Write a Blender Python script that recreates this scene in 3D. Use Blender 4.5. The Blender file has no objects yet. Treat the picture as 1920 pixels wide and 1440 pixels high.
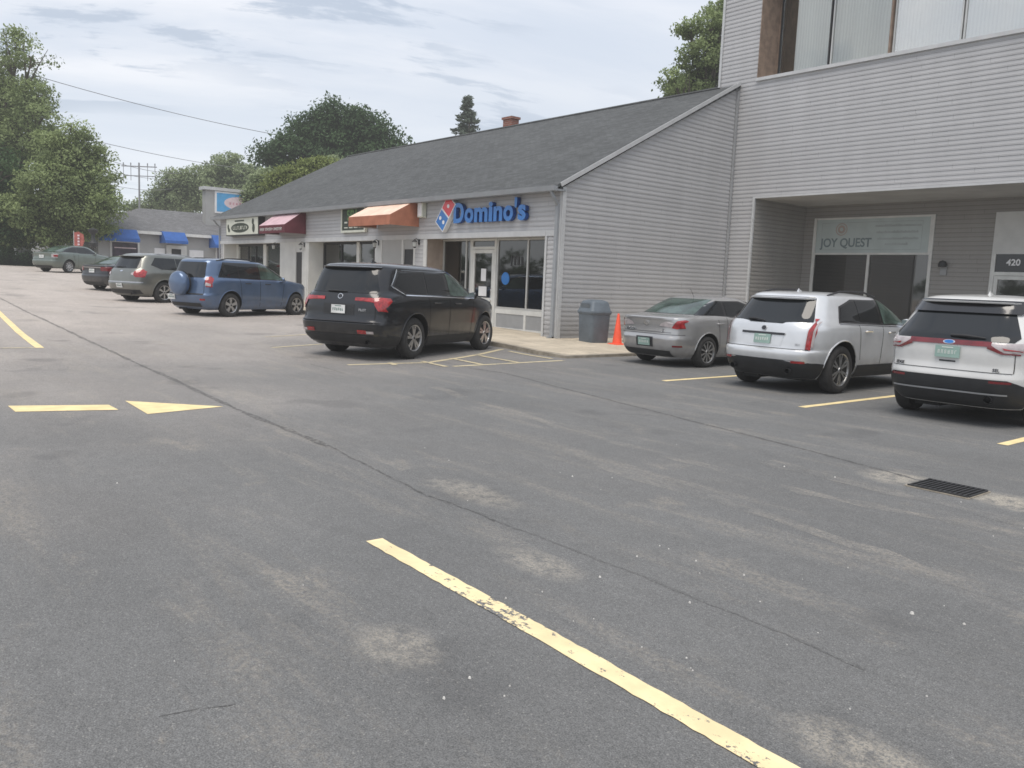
import bpy, bmesh, math, random
import numpy as np
from mathutils import Vector, Matrix
R = math.radians
S = bpy.context.scene
COL = S.collection
random.seed(7)

# ------------------------------------------------------------------ camera
F, PI_, RO, YA = 1550.0, 0.12174944, 0.04100733, -0.87235151
CAM = Vector((0, 0, 1.6))
_cy, _sy, _cp, _sp = math.cos(YA), math.sin(YA), math.cos(PI_), math.sin(PI_)
FW = Vector((_sy*_cp, _cy*_cp, -_sp)); _r = Vector((_cy, -_sy, 0)); _u = _r.cross(FW)
RT = math.cos(RO)*_r + math.sin(RO)*_u
UP = -math.sin(RO)*_r + math.cos(RO)*_u
cd = bpy.data.cameras.new('camera'); cam = bpy.data.objects.new('camera', cd); COL.objects.link(cam)
cd.sensor_width = 36; cd.lens = F*36/1920; cd.clip_start = .05; cd.clip_end = 2000
cam.matrix_world = Matrix(((RT.x, UP.x, -FW.x, CAM.x), (RT.y, UP.y, -FW.y, CAM.y), (RT.z, UP.z, -FW.z, CAM.z), (0, 0, 0, 1)))
S.camera = cam

def gz(x):                      # the lot rises gently towards the far (left) end
    d = max(0.0, -14-x)
    return min(.022*d+.022*max(0.0, d-20), 1.38)

# ------------------------------------------------------------------ materials
def new_mat(name):
    m = bpy.data.materials.new(name); m.use_nodes = True
    nt = m.node_tree; return m, nt, nt.nodes['Principled BSDF']
def N(nt, t, **k):
    n = nt.nodes.new(t)
    for a, b in k.items():
        if a in n.inputs: n.inputs[a].default_value = b
        else: setattr(n, a, b)
    return n
def lk(nt, a, b): nt.links.new(a, b)
def math_n(nt, op, a, b=None, clamp=False):
    n = nt.nodes.new('ShaderNodeMath'); n.operation = op; n.use_clamp = clamp
    for i, v in enumerate((a, b)):
        if v is None: continue
        if isinstance(v, (int, float)): n.inputs[i].default_value = v
        else: lk(nt, v, n.inputs[i])
    return n.outputs[0]
def mixc(nt, f, a, b, blend='MIX'):
    n = nt.nodes.new('ShaderNodeMix'); n.data_type = 'RGBA'; n.blend_type = blend
    for s, v in ((n.inputs[0], f), (n.inputs[6], a), (n.inputs[7], b)):
        if isinstance(v, (int, float)): s.default_value = v
        elif isinstance(v, (tuple, list)): s.default_value = (*v[:3], 1)
        else: lk(nt, v, s)
    return n.outputs[2]
def noise(nt, vec, scale, detail=3, rough=.55, out=0):
    n = nt.nodes.new('ShaderNodeTexNoise'); n.inputs['Scale'].default_value = scale
    n.inputs['Detail'].default_value = detail; n.inputs['Roughness'].default_value = rough
    if vec is not None: lk(nt, vec, n.inputs['Vector'])
    return n.outputs[out]
def ramp(nt, v, a, b, c0=0., c1=1.):
    n = nt.nodes.new('ShaderNodeMapRange'); n.interpolation_type = 'SMOOTHSTEP'
    lk(nt, v, n.inputs[0]); n.inputs[1].default_value = a; n.inputs[2].default_value = b
    n.inputs[3].default_value = c0; n.inputs[4].default_value = c1
    return n.outputs[0]
def pos(nt): return nt.nodes.new('ShaderNodeNewGeometry').outputs['Position']
def mapping(nt, vec, sc=(1, 1, 1), rot=(0, 0, 0)):
    n = nt.nodes.new('ShaderNodeMapping'); lk(nt, vec, n.inputs[0])
    n.inputs['Scale'].default_value = sc; n.inputs['Rotation'].default_value = rot
    return n.outputs[0]
def bump(nt, b, h, strength=.3, dist=.01):
    n = nt.nodes.new('ShaderNodeBump'); n.inputs['Strength'].default_value = strength; n.inputs['Distance'].default_value = dist
    lk(nt, h, n.inputs['Height']); lk(nt, n.outputs[0], b.inputs['Normal'])

def mat(name, col, rough=.6, metal=0., spec=.5, coat=0., var=.08, scale=3., bmp=0., ior=None, fine=0.):
    m, nt, b = new_mat(name)
    p = pos(nt)
    c = (*col, 1)
    if var or fine:
        f = noise(nt, p, scale, 4)
        f = ramp(nt, f, .3, .7, 1-var, 1+var)
        if fine:
            f2 = ramp(nt, noise(nt, p, 60, 2), .3, .7, 1-fine, 1+fine)
            f = math_n(nt, 'MULTIPLY', f, f2)
        cc = nt.nodes.new('ShaderNodeVectorMath'); cc.operation = 'SCALE'
        cc.inputs[0].default_value = col; lk(nt, f, cc.inputs['Scale'])
        lk(nt, cc.outputs[0], b.inputs['Base Color'])
    else: b.inputs['Base Color'].default_value = c
    b.inputs['Roughness'].default_value = rough; b.inputs['Metallic'].default_value = metal
    b.inputs['Specular IOR Level'].default_value = spec
    b.inputs['Coat Weight'].default_value = coat; b.inputs['Coat Roughness'].default_value = .04
    if ior: b.inputs['IOR'].default_value = ior
    if bmp: bump(nt, b, noise(nt, p, 40, 3), bmp, .01)
    return m

def siding_mat(name, col, z0=0.):
    m, nt, b = new_mat(name); p = pos(nt)
    sep = nt.nodes.new('ShaderNodeSeparateXYZ'); lk(nt, p, sep.inputs[0])
    k = math_n(nt, 'DIVIDE', math_n(nt, 'ADD', sep.outputs[2], 10-z0), .127)
    fr = math_n(nt, 'FRACT', k); row = math_n(nt, 'FLOOR', k)
    # per-course tone and shadow painted darker along the lap edge
    wn = nt.nodes.new('ShaderNodeTexWhiteNoise'); wn.noise_dimensions = '1D'; lk(nt, row, wn.inputs['W'])
    tone = ramp(nt, wn.outputs[0], 0, 1, .975, 1.025)
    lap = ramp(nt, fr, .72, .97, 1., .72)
    st = ramp(nt, noise(nt, mapping(nt, p, (1.2, 1.2, .25)), 1.5, 5), .35, .7, .96, 1.03)
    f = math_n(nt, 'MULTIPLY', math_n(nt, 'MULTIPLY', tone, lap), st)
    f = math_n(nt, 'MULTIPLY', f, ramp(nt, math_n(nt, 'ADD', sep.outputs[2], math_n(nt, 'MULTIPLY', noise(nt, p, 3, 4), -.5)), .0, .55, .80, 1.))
    jf = math_n(nt, 'FRACT', math_n(nt, 'DIVIDE', math_n(nt, 'ADD', math_n(nt, 'ADD', sep.outputs[0], sep.outputs[1]), math_n(nt, 'MULTIPLY', wn.outputs[0], 40.)), 3.66))
    f = math_n(nt, 'MULTIPLY', f, ramp(nt, jf, .003, .006, .80, 1.))
    v = nt.nodes.new('ShaderNodeVectorMath'); v.operation = 'SCALE'; v.inputs[0].default_value = col
    lk(nt, f, v.inputs['Scale']); lk(nt, v.outputs[0], b.inputs['Base Color'])
    b.inputs['Roughness'].default_value = .55; b.inputs['Specular IOR Level'].default_value = .35
    return m

def shingle_mat(name, col, axis='x'):
    m, nt, b = new_mat(name); p = pos(nt)
    br = nt.nodes.new('ShaderNodeTexBrick')
    rot = (0, 0, 0) if axis == 'x' else (0, 0, R(90))
    lk(nt, mapping(nt, p, (1, 1.13, 0), rot), br.inputs['Vector'])
    br.inputs['Scale'].default_value = 1.0; br.inputs['Brick Width'].default_value = .3; br.inputs['Row Height'].default_value = .14
    br.inputs['Mortar Size'].default_value = .006; br.inputs['Bias'].default_value = 0.
    br.inputs['Color1'].default_value = (.86, .86, .86, 1); br.inputs['Color2'].default_value = (1.16, 1.16, 1.16, 1); br.inputs['Mortar'].default_value = (.55, .55, .55, 1)
    n1 = ramp(nt, noise(nt, p, .5, 4), .3, .7, .94, 1.06)
    n2 = ramp(nt, noise(nt, p, 35, 3, .7), .25, .75, .65, 1.4)
    c = mixc(nt, 1., (*col,), br.outputs['Color'], 'MULTIPLY')
    v = nt.nodes.new('ShaderNodeVectorMath'); v.operation = 'SCALE'; lk(nt, c, v.inputs[0])
    lk(nt, math_n(nt, 'MULTIPLY', n1, n2), v.inputs['Scale']); lk(nt, v.outputs[0], b.inputs['Base Color'])
    b.inputs['Roughness'].default_value = .95; b.inputs['Specular IOR Level'].default_value = .2
    bump(nt, b, noise(nt, p, 60, 2), .4, .01)
    return m

def asphalt_color(nt, p):
    sep = nt.nodes.new('ShaderNodeSeparateXYZ'); lk(nt, p, sep.inputs[0])
    X, Y = sep.outputs[0], sep.outputs[1]
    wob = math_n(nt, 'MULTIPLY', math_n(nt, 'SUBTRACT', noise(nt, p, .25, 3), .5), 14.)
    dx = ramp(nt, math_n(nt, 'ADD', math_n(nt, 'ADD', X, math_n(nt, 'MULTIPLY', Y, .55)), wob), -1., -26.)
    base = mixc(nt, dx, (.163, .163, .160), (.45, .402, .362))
    big = ramp(nt, noise(nt, mapping(nt, p, (.45, .8, 1)), 1.0, 6, .6), .3, .72, .93, 1.08)
    mid = ramp(nt, noise(nt, p, 9., 5, .7), .3, .7, .93, 1.07)
    fine = math_n(nt, 'MULTIPLY', ramp(nt, noise(nt, p, 150, 3, .8), .32, .68, .58, 1.42), ramp(nt, noise(nt, p, 48, 3, .8), .30, .70, .80, 1.2))
    f = math_n(nt, 'MULTIPLY', math_n(nt, 'MULTIPLY', big, mid), fine)
    v = nt.nodes.new('ShaderNodeVectorMath'); v.operation = 'SCALE'; lk(nt, base, v.inputs[0]); lk(nt, f, v.inputs['Scale'])
    c = v.outputs[0]
    # dusty, tan worn streaks that follow the traffic (mostly along X)
    s1 = noise(nt, mapping(nt, p, (.22, 1.3, 1), (0, 0, R(4))), 1.6, 7, .68)
    s2 = noise(nt, p, 28, 4, .8)
    w = math_n(nt, 'MULTIPLY', ramp(nt, s1, .50, .68), ramp(nt, s2, .38, .66), True)
    c = mixc(nt, math_n(nt, 'MULTIPLY', w, .42), c, (.44, .39, .32))
    # scattered worn spots
    s3 = noise(nt, mapping(nt, p, (1, 1.6, 1)), 1.1, 5, .7)
    w2 = math_n(nt, 'MULTIPLY', ramp(nt, s3, .57, .72), ramp(nt, noise(nt, p, 55, 3, .8), .42, .62), True)
    c = mixc(nt, math_n(nt, 'MULTIPLY', w2, .48), c, (.46, .40, .32))
    # old oil drips and tyre-darkened patches
    s4 = noise(nt, mapping(nt, p, (1, 1, 1)), .9, 3, .5)
    c = mixc(nt, math_n(nt, 'MULTIPLY', ramp(nt, s4, .60, .72), .28), c, (.07, .07, .072))
    # pale aggregate grains
    vo = nt.nodes.new('ShaderNodeTexVoronoi'); vo.inputs['Scale'].default_value = 75; lk(nt, p, vo.inputs['Vector'])
    vc = nt.nodes.new('ShaderNodeSeparateColor'); lk(nt, vo.outputs['Color'], vc.inputs[0])
    sp = math_n(nt, 'MULTIPLY', math_n(nt, 'LESS_THAN', vo.outputs['Distance'], .30), math_n(nt, 'GREATER_THAN', vc.outputs[0], .90))
    c = mixc(nt, math_n(nt, 'MULTIPLY', sp, .22), c, (.62, .59, .53))
    return c

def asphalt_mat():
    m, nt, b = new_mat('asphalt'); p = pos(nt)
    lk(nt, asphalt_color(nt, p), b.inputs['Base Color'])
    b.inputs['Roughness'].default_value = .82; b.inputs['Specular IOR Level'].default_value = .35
    bump(nt, b, math_n(nt, 'ADD', noise(nt, p, 150, 3, .8), math_n(nt, 'MULTIPLY', noise(nt, p, 12, 4), 1.5)), .55, .006)
    return m

def paint_line_mat(name, col, wear, lo=.52):
    m, nt, b = new_mat(name); p = pos(nt)
    base = asphalt_color(nt, p)
    n1 = noise(nt, mapping(nt, p, (1, 1.6, 1)), 9, 6, .75); n2 = noise(nt, p, 45, 3, .7); n3 = noise(nt, p, 1.4, 2)
    k = math_n(nt, 'ADD', math_n(nt, 'ADD', math_n(nt, 'MULTIPLY', n1, .62), math_n(nt, 'MULTIPLY', n2, .22)), math_n(nt, 'MULTIPLY', n3, .3))
    sx = nt.nodes.new('ShaderNodeSeparateXYZ'); lk(nt, p, sx.inputs[0])
    if wear < .1 and col[0] > .7: k = math_n(nt, 'ADD', k, ramp(nt, sx.outputs[0], -3.3, -1.8, 0., .035))
    msk = ramp(nt, k, lo+wear, lo+wear+.035)
    tone = ramp(nt, noise(nt, p, 5, 4), .3, .7, .88, 1.08)
    v = nt.nodes.new('ShaderNodeVectorMath'); v.operation = 'SCALE'; v.inputs[0].default_value = col; lk(nt, tone, v.inputs['Scale'])
    lk(nt, mixc(nt, msk, v.outputs[0], base), b.inputs['Base Color'])
    b.inputs['Roughness'].default_value = .7; b.inputs['Specular IOR Level'].default_value = .3
    bump(nt, b, noise(nt, p, 150, 2), .3, .004)
    return m

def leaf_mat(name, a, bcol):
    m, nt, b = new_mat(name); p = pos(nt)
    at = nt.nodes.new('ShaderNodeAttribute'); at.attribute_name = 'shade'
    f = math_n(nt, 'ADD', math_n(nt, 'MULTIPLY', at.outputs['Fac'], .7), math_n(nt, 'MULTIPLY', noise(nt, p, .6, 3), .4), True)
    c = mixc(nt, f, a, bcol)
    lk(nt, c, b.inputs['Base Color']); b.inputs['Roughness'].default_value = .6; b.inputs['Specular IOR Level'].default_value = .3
    tr = nt.nodes.new('ShaderNodeBsdfTranslucent'); lk(nt, c, tr.inputs[0])
    mx = nt.nodes.new('ShaderNodeMixShader'); mx.inputs[0].default_value = .35
    lk(nt, b.outputs[0], mx.inputs[1]); lk(nt, tr.outputs[0], mx.inputs[2])
    lk(nt, mx.outputs[0], nt.nodes['Material Output'].inputs[0])
    return m

def pane_mat(name, tint=(.8, .85, .85), clear=.6):
    m, nt, b = new_mat(name)
    nt.nodes.remove(b)
    tr = N(nt, 'ShaderNodeBsdfTransparent'); tr.inputs[0].default_value = (*tint, 1)
    gl = N(nt, 'ShaderNodeBsdfGlossy'); gl.inputs['Roughness'].default_value = .03; gl.inputs[0].default_value = (1, .985, .95, 1)
    fr = N(nt, 'ShaderNodeFresnel'); fr.inputs[0].default_value = 1.55
    f = math_n(nt, 'ADD', fr.outputs[0], 1-clear, True)
    mx = N(nt, 'ShaderNodeMixShader'); lk(nt, f, mx.inputs[0]); lk(nt, tr.outputs[0], mx.inputs[1]); lk(nt, gl.outputs[0], mx.inputs[2])
    lk(nt, mx.outputs[0], nt.nodes['Material Output'].inputs[0])
    return m

def car_paint(name, col, metal=.5, rough=.35):
    m, nt, b = new_mat(name); p = pos(nt)
    f = ramp(nt, noise(nt, p, 2.2, 3), .3, .7, .93, 1.06)
    v = nt.nodes.new('ShaderNodeVectorMath'); v.operation = 'SCALE'; v.inputs[0].default_value = col; lk(nt, f, v.inputs['Scale'])
    # road dust low on the body
    sep = nt.nodes.new('ShaderNodeSeparateXYZ'); tc = nt.nodes.new('ShaderNodeTexCoord'); lk(nt, tc.outputs['Object'], sep.inputs[0])
    dz = math_n(nt, 'MULTIPLY', ramp(nt, sep.outputs[2], .75, .2), ramp(nt, noise(nt, p, 6, 4), .3, .8, .1, .5))
    lk(nt, mixc(nt, dz, v.outputs[0], (.17, .16, .145)), b.inputs['Base Color'])
    b.inputs['Metallic'].default_value = metal; b.inputs['Roughness'].default_value = rough
    b.inputs['Coat Weight'].default_value = .8; b.inputs['Coat Roughness'].default_value = .10
    bump(nt, b, noise(nt, p, 1.6, 1), .04, .05)
    return m

M = dict(
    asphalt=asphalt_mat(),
    yellow=paint_line_mat('yellow_paint', (.88, .71, .38), .160),
    yellow_worn=paint_line_mat('worn_yellow_paint', (.90, .74, .44), .102),
    yellow_faded=paint_line_mat('faded_yellow_paint', (.64, .55, .36), .10),
    concrete=mat('concrete', (.56, .475, .36), .9, var=.15, scale=1.5, fine=.12, bmp=.2),
    kerb=mat('kerb_concrete', (.34, .30, .24), .9, var=.25, scale=4, fine=.15, bmp=.3),
    crack=mat('crack_fill', (.035, .034, .033), .9, var=.3, scale=20),
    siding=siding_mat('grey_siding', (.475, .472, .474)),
    siding_shade=siding_mat('grey_siding_shaded', (.32, .305, .285)),  # darker copy of the grey siding, recess shade put into its colour
    trim=mat('grey_trim', (.33, .335, .34), .5, var=.06),
    trim_lt=mat('pale_trim', (.53, .535, .535), .5, var=.06),
    white=mat('white_trim', (.66, .66, .63), .55, var=.08),
    whitewall=mat('white_wall_panel', (.60, .60, .58), .7, var=.06, scale=2),
    alu=mat('aluminium_frame', (.55, .55, .53), .4, metal=.3, var=.05),
    soffit=mat('soffit_panel', (.50, .49, .47), .8, var=.10, scale=.8),
    shingle=shingle_mat('roof_shingles', (.100, .104, .105)),
    shingle2=shingle_mat('roof_shingles_far', (.17, .17, .175), 'y'),
    gutter=mat('gutter_metal', (.30, .315, .33), .45, var=.06),
    brick=None,
    wood=mat('brown_wood', (.25, .18, .135), .7, var=.2, scale=4),
    tanwood=mat('tan_panel', (.36, .29, .24), .7, var=.12, scale=3),
    dark=mat('dark_interior', (.035, .034, .034), .9, var=.3, scale=1.2),
    room=mat('interior_wall', (.13, .11, .10), .9, var=.3, scale=1.0),
    black=mat('black_plastic', (.022, .023, .025), .55, var=.15, scale=6),
    blackg=mat('gloss_black', (.012, .012, .014), .12, coat=.6, var=0),
    rubber=mat('tyre_rubber', (.035, .034, .033), .85, var=.2, scale=9),
    well=mat('wheel_well', (.012, .012, .012), .95, var=0),
    rim=mat('alloy', (.50, .50, .50), .28, metal=.85, var=.08, scale=8),
    rimd=mat('dark_alloy', (.06, .06, .065), .4, metal=.6, var=0),
    chrome=mat('chrome', (.72, .73, .75), .12, metal=1., var=0),
    glass=mat('tinted_car_glass', (.014, .016, .018), .05, spec=.55, var=0, ior=1.5),
    glassg=mat('green_car_glass', (.055, .085, .072), .06, spec=.7, var=.5, scale=2.5, ior=1.5),
    red=mat('tail_light_red', (.34, .018, .02), .14, coat=1., var=.35, scale=14),
    redd=mat('tail_light_dark_red', (.16, .01, .014), .14, coat=1., var=.2, scale=10),
    clear=mat('clear_lens', (.46, .41, .41), .15, coat=1., var=.15, scale=12),
    plateg=mat('green_plate', (.30, .43, .38), .4, var=.1),
    platew=mat('white_plate', (.70, .70, .68), .4, var=.1),
    ink=mat('plate_ink', (.07, .16, .13), .6, var=0),
    inkw=mat('pale_ink', (.72, .75, .70), .6, var=0),
    pane=pane_mat('window_pane', (.75, .78, .78), .93),
    panedk=pane_mat('reflective_pane', (.38, .38, .38), .94),
    orange=mat('orange_canvas', (.80, .36, .22), .85, var=.07, scale=4),
    maroon=mat('maroon_canvas', (.30, .10, .115), .8, var=.08, scale=4),
    blue=mat('blue_canvas', (.03, .11, .36), .8, var=.1, scale=3),
    signblue=mat('sign_blue', (.02, .17, .50), .3, coat=.3, var=.08, scale=6),
    signblue_side=mat('sign_blue_side', (.006, .06, .26), .35, var=.05),
    signred=mat('sign_red', (.70, .035, .05), .3, coat=.3, var=.05),
    signwhite=mat('sign_white', (.80, .80, .80), .4, var=.03),
    cream=mat('sign_cream', (.62, .63, .54), .6, var=.06),
    signdark=mat('sign_dark_green', (.035, .045, .03), .6, var=.3, scale=5),
    signgreen=mat('sign_green', (.12, .22, .08), .6, var=.5, scale=9),
    skyblue=mat('sky_blue_sign', (.10, .38, .68), .5, var=.06),
    pink=mat('pale_pink', (.72, .58, .60), .6, var=.08),
    bin=mat('bin_plastic', (.13, .155, .18), .55, var=.12, scale=4),
    cone=mat('cone_orange', (.95, .12, .055), .5, var=.08, scale=6),
    bark=mat('bark', (.085, .07, .055), .95, var=.35, scale=4, bmp=.6),
    iron=mat('dark_iron', (.03, .03, .032), .6, var=.2, scale=20),
    grass=mat('grass', (.06, .09, .03), .95, var=.4, scale=.8, fine=.3),
    cable=mat('cable', (.24, .24, .25), .7, var=0),
    redflag=mat('red_banner', (.42, .12, .10), .8, var=.15, scale=6),
    farwall=mat('far_grey_wall', (.40, .40, .39), .8, var=.06, scale=1),
    housewall=mat('pale_house_wall', (.42, .42, .41), .8, var=.08, scale=.5),
    blind=None, stone=mat('pale_stone', (.62, .60, .56), .8, var=.2, scale=30),
    lampglass=mat('lantern_glass', (.45, .46, .44), .2, var=0),
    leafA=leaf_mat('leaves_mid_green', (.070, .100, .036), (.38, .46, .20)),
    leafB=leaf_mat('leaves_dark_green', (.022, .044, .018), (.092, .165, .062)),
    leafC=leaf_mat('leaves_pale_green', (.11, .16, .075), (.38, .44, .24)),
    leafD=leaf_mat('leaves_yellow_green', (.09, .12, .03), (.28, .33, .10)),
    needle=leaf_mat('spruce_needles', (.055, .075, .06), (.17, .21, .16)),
)
def canvas_mat(name, col, lit):
    m, nt, b = new_mat(name); p = pos(nt); g = nt.nodes.new('ShaderNodeNewGeometry'); s = nt.nodes.new('ShaderNodeSeparateXYZ'); lk(nt, g.outputs['Normal'], s.inputs[0])
    k = ramp(nt, math_n(nt, 'ABSOLUTE', s.outputs[2]), .25, .45)  # upward faces get the paler colour, painting light from above
    f = ramp(nt, noise(nt, p, 3, 5), .3, .7, .86, 1.08)
    v = nt.nodes.new('ShaderNodeVectorMath'); v.operation = 'SCALE'; lk(nt, mixc(nt, k, col, lit), v.inputs[0]); lk(nt, f, v.inputs['Scale'])
    lk(nt, v.outputs[0], b.inputs['Base Color']); b.inputs['Roughness'].default_value = .9; b.inputs['Specular IOR Level'].default_value = .2
    bump(nt, b, noise(nt, p, 5, 3), .25, .03)
    return m
M['orange'] = canvas_mat('orange_canvas', (.42, .175, .11), (.86, .62, .49)); M['maroon'] = canvas_mat('maroon_canvas', (.14, .045, .055), (.60, .42, .45))
def brick_mat():
    m, nt, b = new_mat('red_brick'); p = pos(nt)
    br = nt.nodes.new('ShaderNodeTexBrick'); sep = nt.nodes.new('ShaderNodeSeparateXYZ'); lk(nt, p, sep.inputs[0])
    cb = nt.nodes.new('ShaderNodeCombineXYZ'); lk(nt, math_n(nt, 'ADD', sep.outputs[0], sep.outputs[1]), cb.inputs[0]); lk(nt, sep.outputs[2], cb.inputs[1])
    lk(nt, cb.outputs[0], br.inputs['Vector']); br.inputs['Scale'].default_value = 1
    br.inputs['Brick Width'].default_value = .21; br.inputs['Row Height'].default_value = .075; br.inputs['Mortar Size'].default_value = .008
    br.inputs['Color1'].default_value = (.24, .075, .05, 1); br.inputs['Color2'].default_value = (.30, .11, .075, 1); br.inputs['Mortar'].default_value = (.3, .27, .24, 1)
    lk(nt, br.outputs[0], b.inputs['Base Color']); b.inputs['Roughness'].default_value = .9
    return m
M['brick'] = brick_mat()
def blind_mat():
    m, nt, b = new_mat('vertical_blinds'); p = pos(nt); sep = nt.nodes.new('ShaderNodeSeparateXYZ'); lk(nt, p, sep.inputs[0])
    wob = math_n(nt, 'MULTIPLY', noise(nt, mapping(nt, p, (1, 1, .4)), 1.3, 2), .12)
    fr = math_n(nt, 'FRACT', math_n(nt, 'DIVIDE', math_n(nt, 'ADD', math_n(nt, 'ADD', sep.outputs[0], 100.), wob), .095))
    f = ramp(nt, fr, .0, .8, .82, 1.)
    v = nt.nodes.new('ShaderNodeVectorMath'); v.operation = 'SCALE'; v.inputs[0].default_value = (.90, .90, .87); lk(nt, f, v.inputs['Scale'])
    lk(nt, v.outputs[0], b.inputs['Base Color']); b.inputs['Roughness'].default_value = .7
    return m
M['blind'] = blind_mat()

def concrete_mat():
    m, nt, b = new_mat('sidewalk_concrete'); p = pos(nt); sep = nt.nodes.new('ShaderNodeSeparateXYZ'); lk(nt, p, sep.inputs[0])
    def joint(v): return ramp(nt, math_n(nt, 'ABSOLUTE', math_n(nt, 'SUBTRACT', math_n(nt, 'FRACT', math_n(nt, 'DIVIDE', math_n(nt, 'ADD', v, 90.2), 1.55)), .5)), .488, .496, 1., .55)
    f = math_n(nt, 'MULTIPLY', math_n(nt, 'MULTIPLY', joint(sep.outputs[0]), joint(sep.outputs[1])), ramp(nt, noise(nt, p, 1.6, 5, .65), .3, .7, .84, 1.1))
    f = math_n(nt, 'MULTIPLY', f, ramp(nt, noise(nt, p, 45, 3, .7), .3, .7, .86, 1.12))
    v = nt.nodes.new('ShaderNodeVectorMath'); v.operation = 'SCALE'; v.inputs[0].default_value = (.56, .485, .375); lk(nt, f, v.inputs['Scale']); 
    st = math_n(nt, 'MULTIPLY', ramp(nt, noise(nt, p, 4, 5, .7), .55, .72), .45)
    lk(nt, mixc(nt, st, v.outputs[0], (.26, .23, .19)), b.inputs['Base Color']); b.inputs['Roughness'].default_value = .9
    bump(nt, b, noise(nt, p, 60, 3), .25, .01); return m
M['concrete'] = concrete_mat()
# ------------------------------------------------------------------ mesh helpers
class MB:
    def __init__(s): s.v = []; s.f = []; s.m = []; s.mi = 0
    def add(s, vs, fs):
        o = len(s.v); s.v += [tuple(v) for v in vs]
        for f in fs: s.f.append(tuple(o+i for i in f)); s.m.append(s.mi)
        return s
    def quad(s, *vs): return s.add(vs, [tuple(range(len(vs)))])
    def box(s, x0, x1, y0, y1, z0, z1):
        vs = [(x, y, z) for z in (z0, z1) for y in (y0, y1) for x in (x0, x1)]
        return s.add(vs, [(0, 2, 3, 1), (4, 5, 7, 6), (0, 1, 5, 4), (2, 6, 7, 3), (0, 4, 6, 2), (1, 3, 7, 5)])
    def obox(s, c, hx, hy, hz, ax, ay, az):
        c, ax, ay, az = Vector(c), Vector(ax).normalized(), Vector(ay).normalized(), Vector(az).normalized()
        vs = [c+ax*(hx*a)+ay*(hy*b)+az*(hz*d) for d in (-1, 1) for b in (-1, 1) for a in (-1, 1)]
        return s.add(vs, [(0, 2, 3, 1), (4, 5, 7, 6), (0, 1, 5, 4), (2, 6, 7, 3), (0, 4, 6, 2), (1, 3, 7, 5)])
    def prism(s, poly, d):       # planar polygon list of Vectors extruded by vector d
        n = len(poly); d = Vector(d); vs = [Vector(p) for p in poly]+[Vector(p)+d for p in poly]
        return s.add(vs, [tuple(range(n))[::-1], tuple(range(n, 2*n))]+[(i, (i+1) % n, n+(i+1) % n, n+i) for i in range(n)])
    def tube(s, pts, r, seg=8, cap=True):
        pts = [Vector(p) for p in pts]; rs = r if isinstance(r, (list, tuple)) else [r]*len(pts)
        vs = []
        for i, p in enumerate(pts):
            t = (pts[min(i+1, len(pts)-1)]-pts[max(i-1, 0)]).normalized()
            a = t.cross(Vector((0, 0, 1)))
            if a.length < .01: a = t.cross(Vector((1, 0, 0)))
            a.normalize(); b = t.cross(a)
            for k in range(seg):
                q = 2*math.pi*k/seg; vs.append(p+(a*math.cos(q)+b*math.sin(q))*rs[i])
        fs = [(i*seg+k, i*seg+(k+1) % seg, (i+1)*seg+(k+1) % seg, (i+1)*seg+k) for i in range(len(pts)-1) for k in range(seg)]
        if cap: fs += [tuple(range(seg))[::-1], tuple((len(pts)-1)*seg+k for k in range(seg))]
        return s.add(vs, fs)
    def lathe(s, prof, seg=24, axis='z', c=(0, 0, 0), closed=False):
        vs = []
        for r, h in prof:
            for k in range(seg):
                q = 2*math.pi*k/seg; a, b = r*math.cos(q), r*math.sin(q)
                vs.append({'z': (c[0]+a, c[1]+b, c[2]+h), 'y': (c[0]+a, c[1]+h, c[2]+b), 'x': (c[0]+h, c[1]+a, c[2]+b)}[axis])
        n = len(prof)
        fs = [(i*seg+k, i*seg+(k+1) % seg, ((i+1) % n)*seg+(k+1) % seg, ((i+1) % n)*seg+k) for i in range(n if closed else n-1) for k in range(seg)]
        return s.add(vs, fs)
    def build(s, name, mats, parent=None, smooth=False, angle=40, bevel=0):
        me = bpy.data.meshes.new(name); me.from_pydata(s.v, [], s.f)
        for m in ([] if mats is None else mats if isinstance(mats, (list, tuple)) else [mats]): me.materials.append(m)
        if any(s.m): me.polygons.foreach_set('material_index', s.m)
        bm = bmesh.new(); bm.from_mesh(me); bmesh.ops.recalc_face_normals(bm, faces=bm.faces); bm.to_mesh(me); bm.free()
        if smooth:
            me.shade_smooth(); me.set_sharp_from_angle(angle=R(angle))
        o = bpy.data.objects.new(name, me); COL.objects.link(o)
        if parent: o.parent = parent
        if bevel:
            b = o.modifiers.new('bevel', 'BEVEL'); b.width = bevel; b.segments = 2; b.limit_method = 'ANGLE'
        return o
def tag(o, label, cat, group=None):
    o['label'] = label; o['category'] = cat
    if group: o['group'] = group
    return o
def thing(name, label, cat, loc=(0, 0, 0), rz=0, group=None):
    o = bpy.data.objects.new(name, None); COL.objects.link(o); o.location = loc; o.rotation_euler = (0, 0, rz)
    o.empty_display_size = .2
    return tag(o, label, cat, group)
def struct(o): o['kind'] = 'structure'; return o
def text_mesh(body, size, extrude, offset=0., shear=0., align='CENTER', bevel=0.):
    cu = bpy.data.curves.new('lettering', 'FONT'); cu.body = body; cu.size = size; cu.extrude = extrude; cu.offset = offset
    cu.shear = shear; cu.align_x = align; cu.align_y = 'CENTER'; cu.bevel_depth = bevel
    to = bpy.data.objects.new('lettering', cu); COL.objects.link(to)
    bpy.context.view_layer.update()
    me = bpy.data.meshes.new_from_object(to.evaluated_get(bpy.context.evaluated_depsgraph_get()))
    bpy.data.objects.remove(to); bpy.data.curves.remove(cu)
    return me
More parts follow.
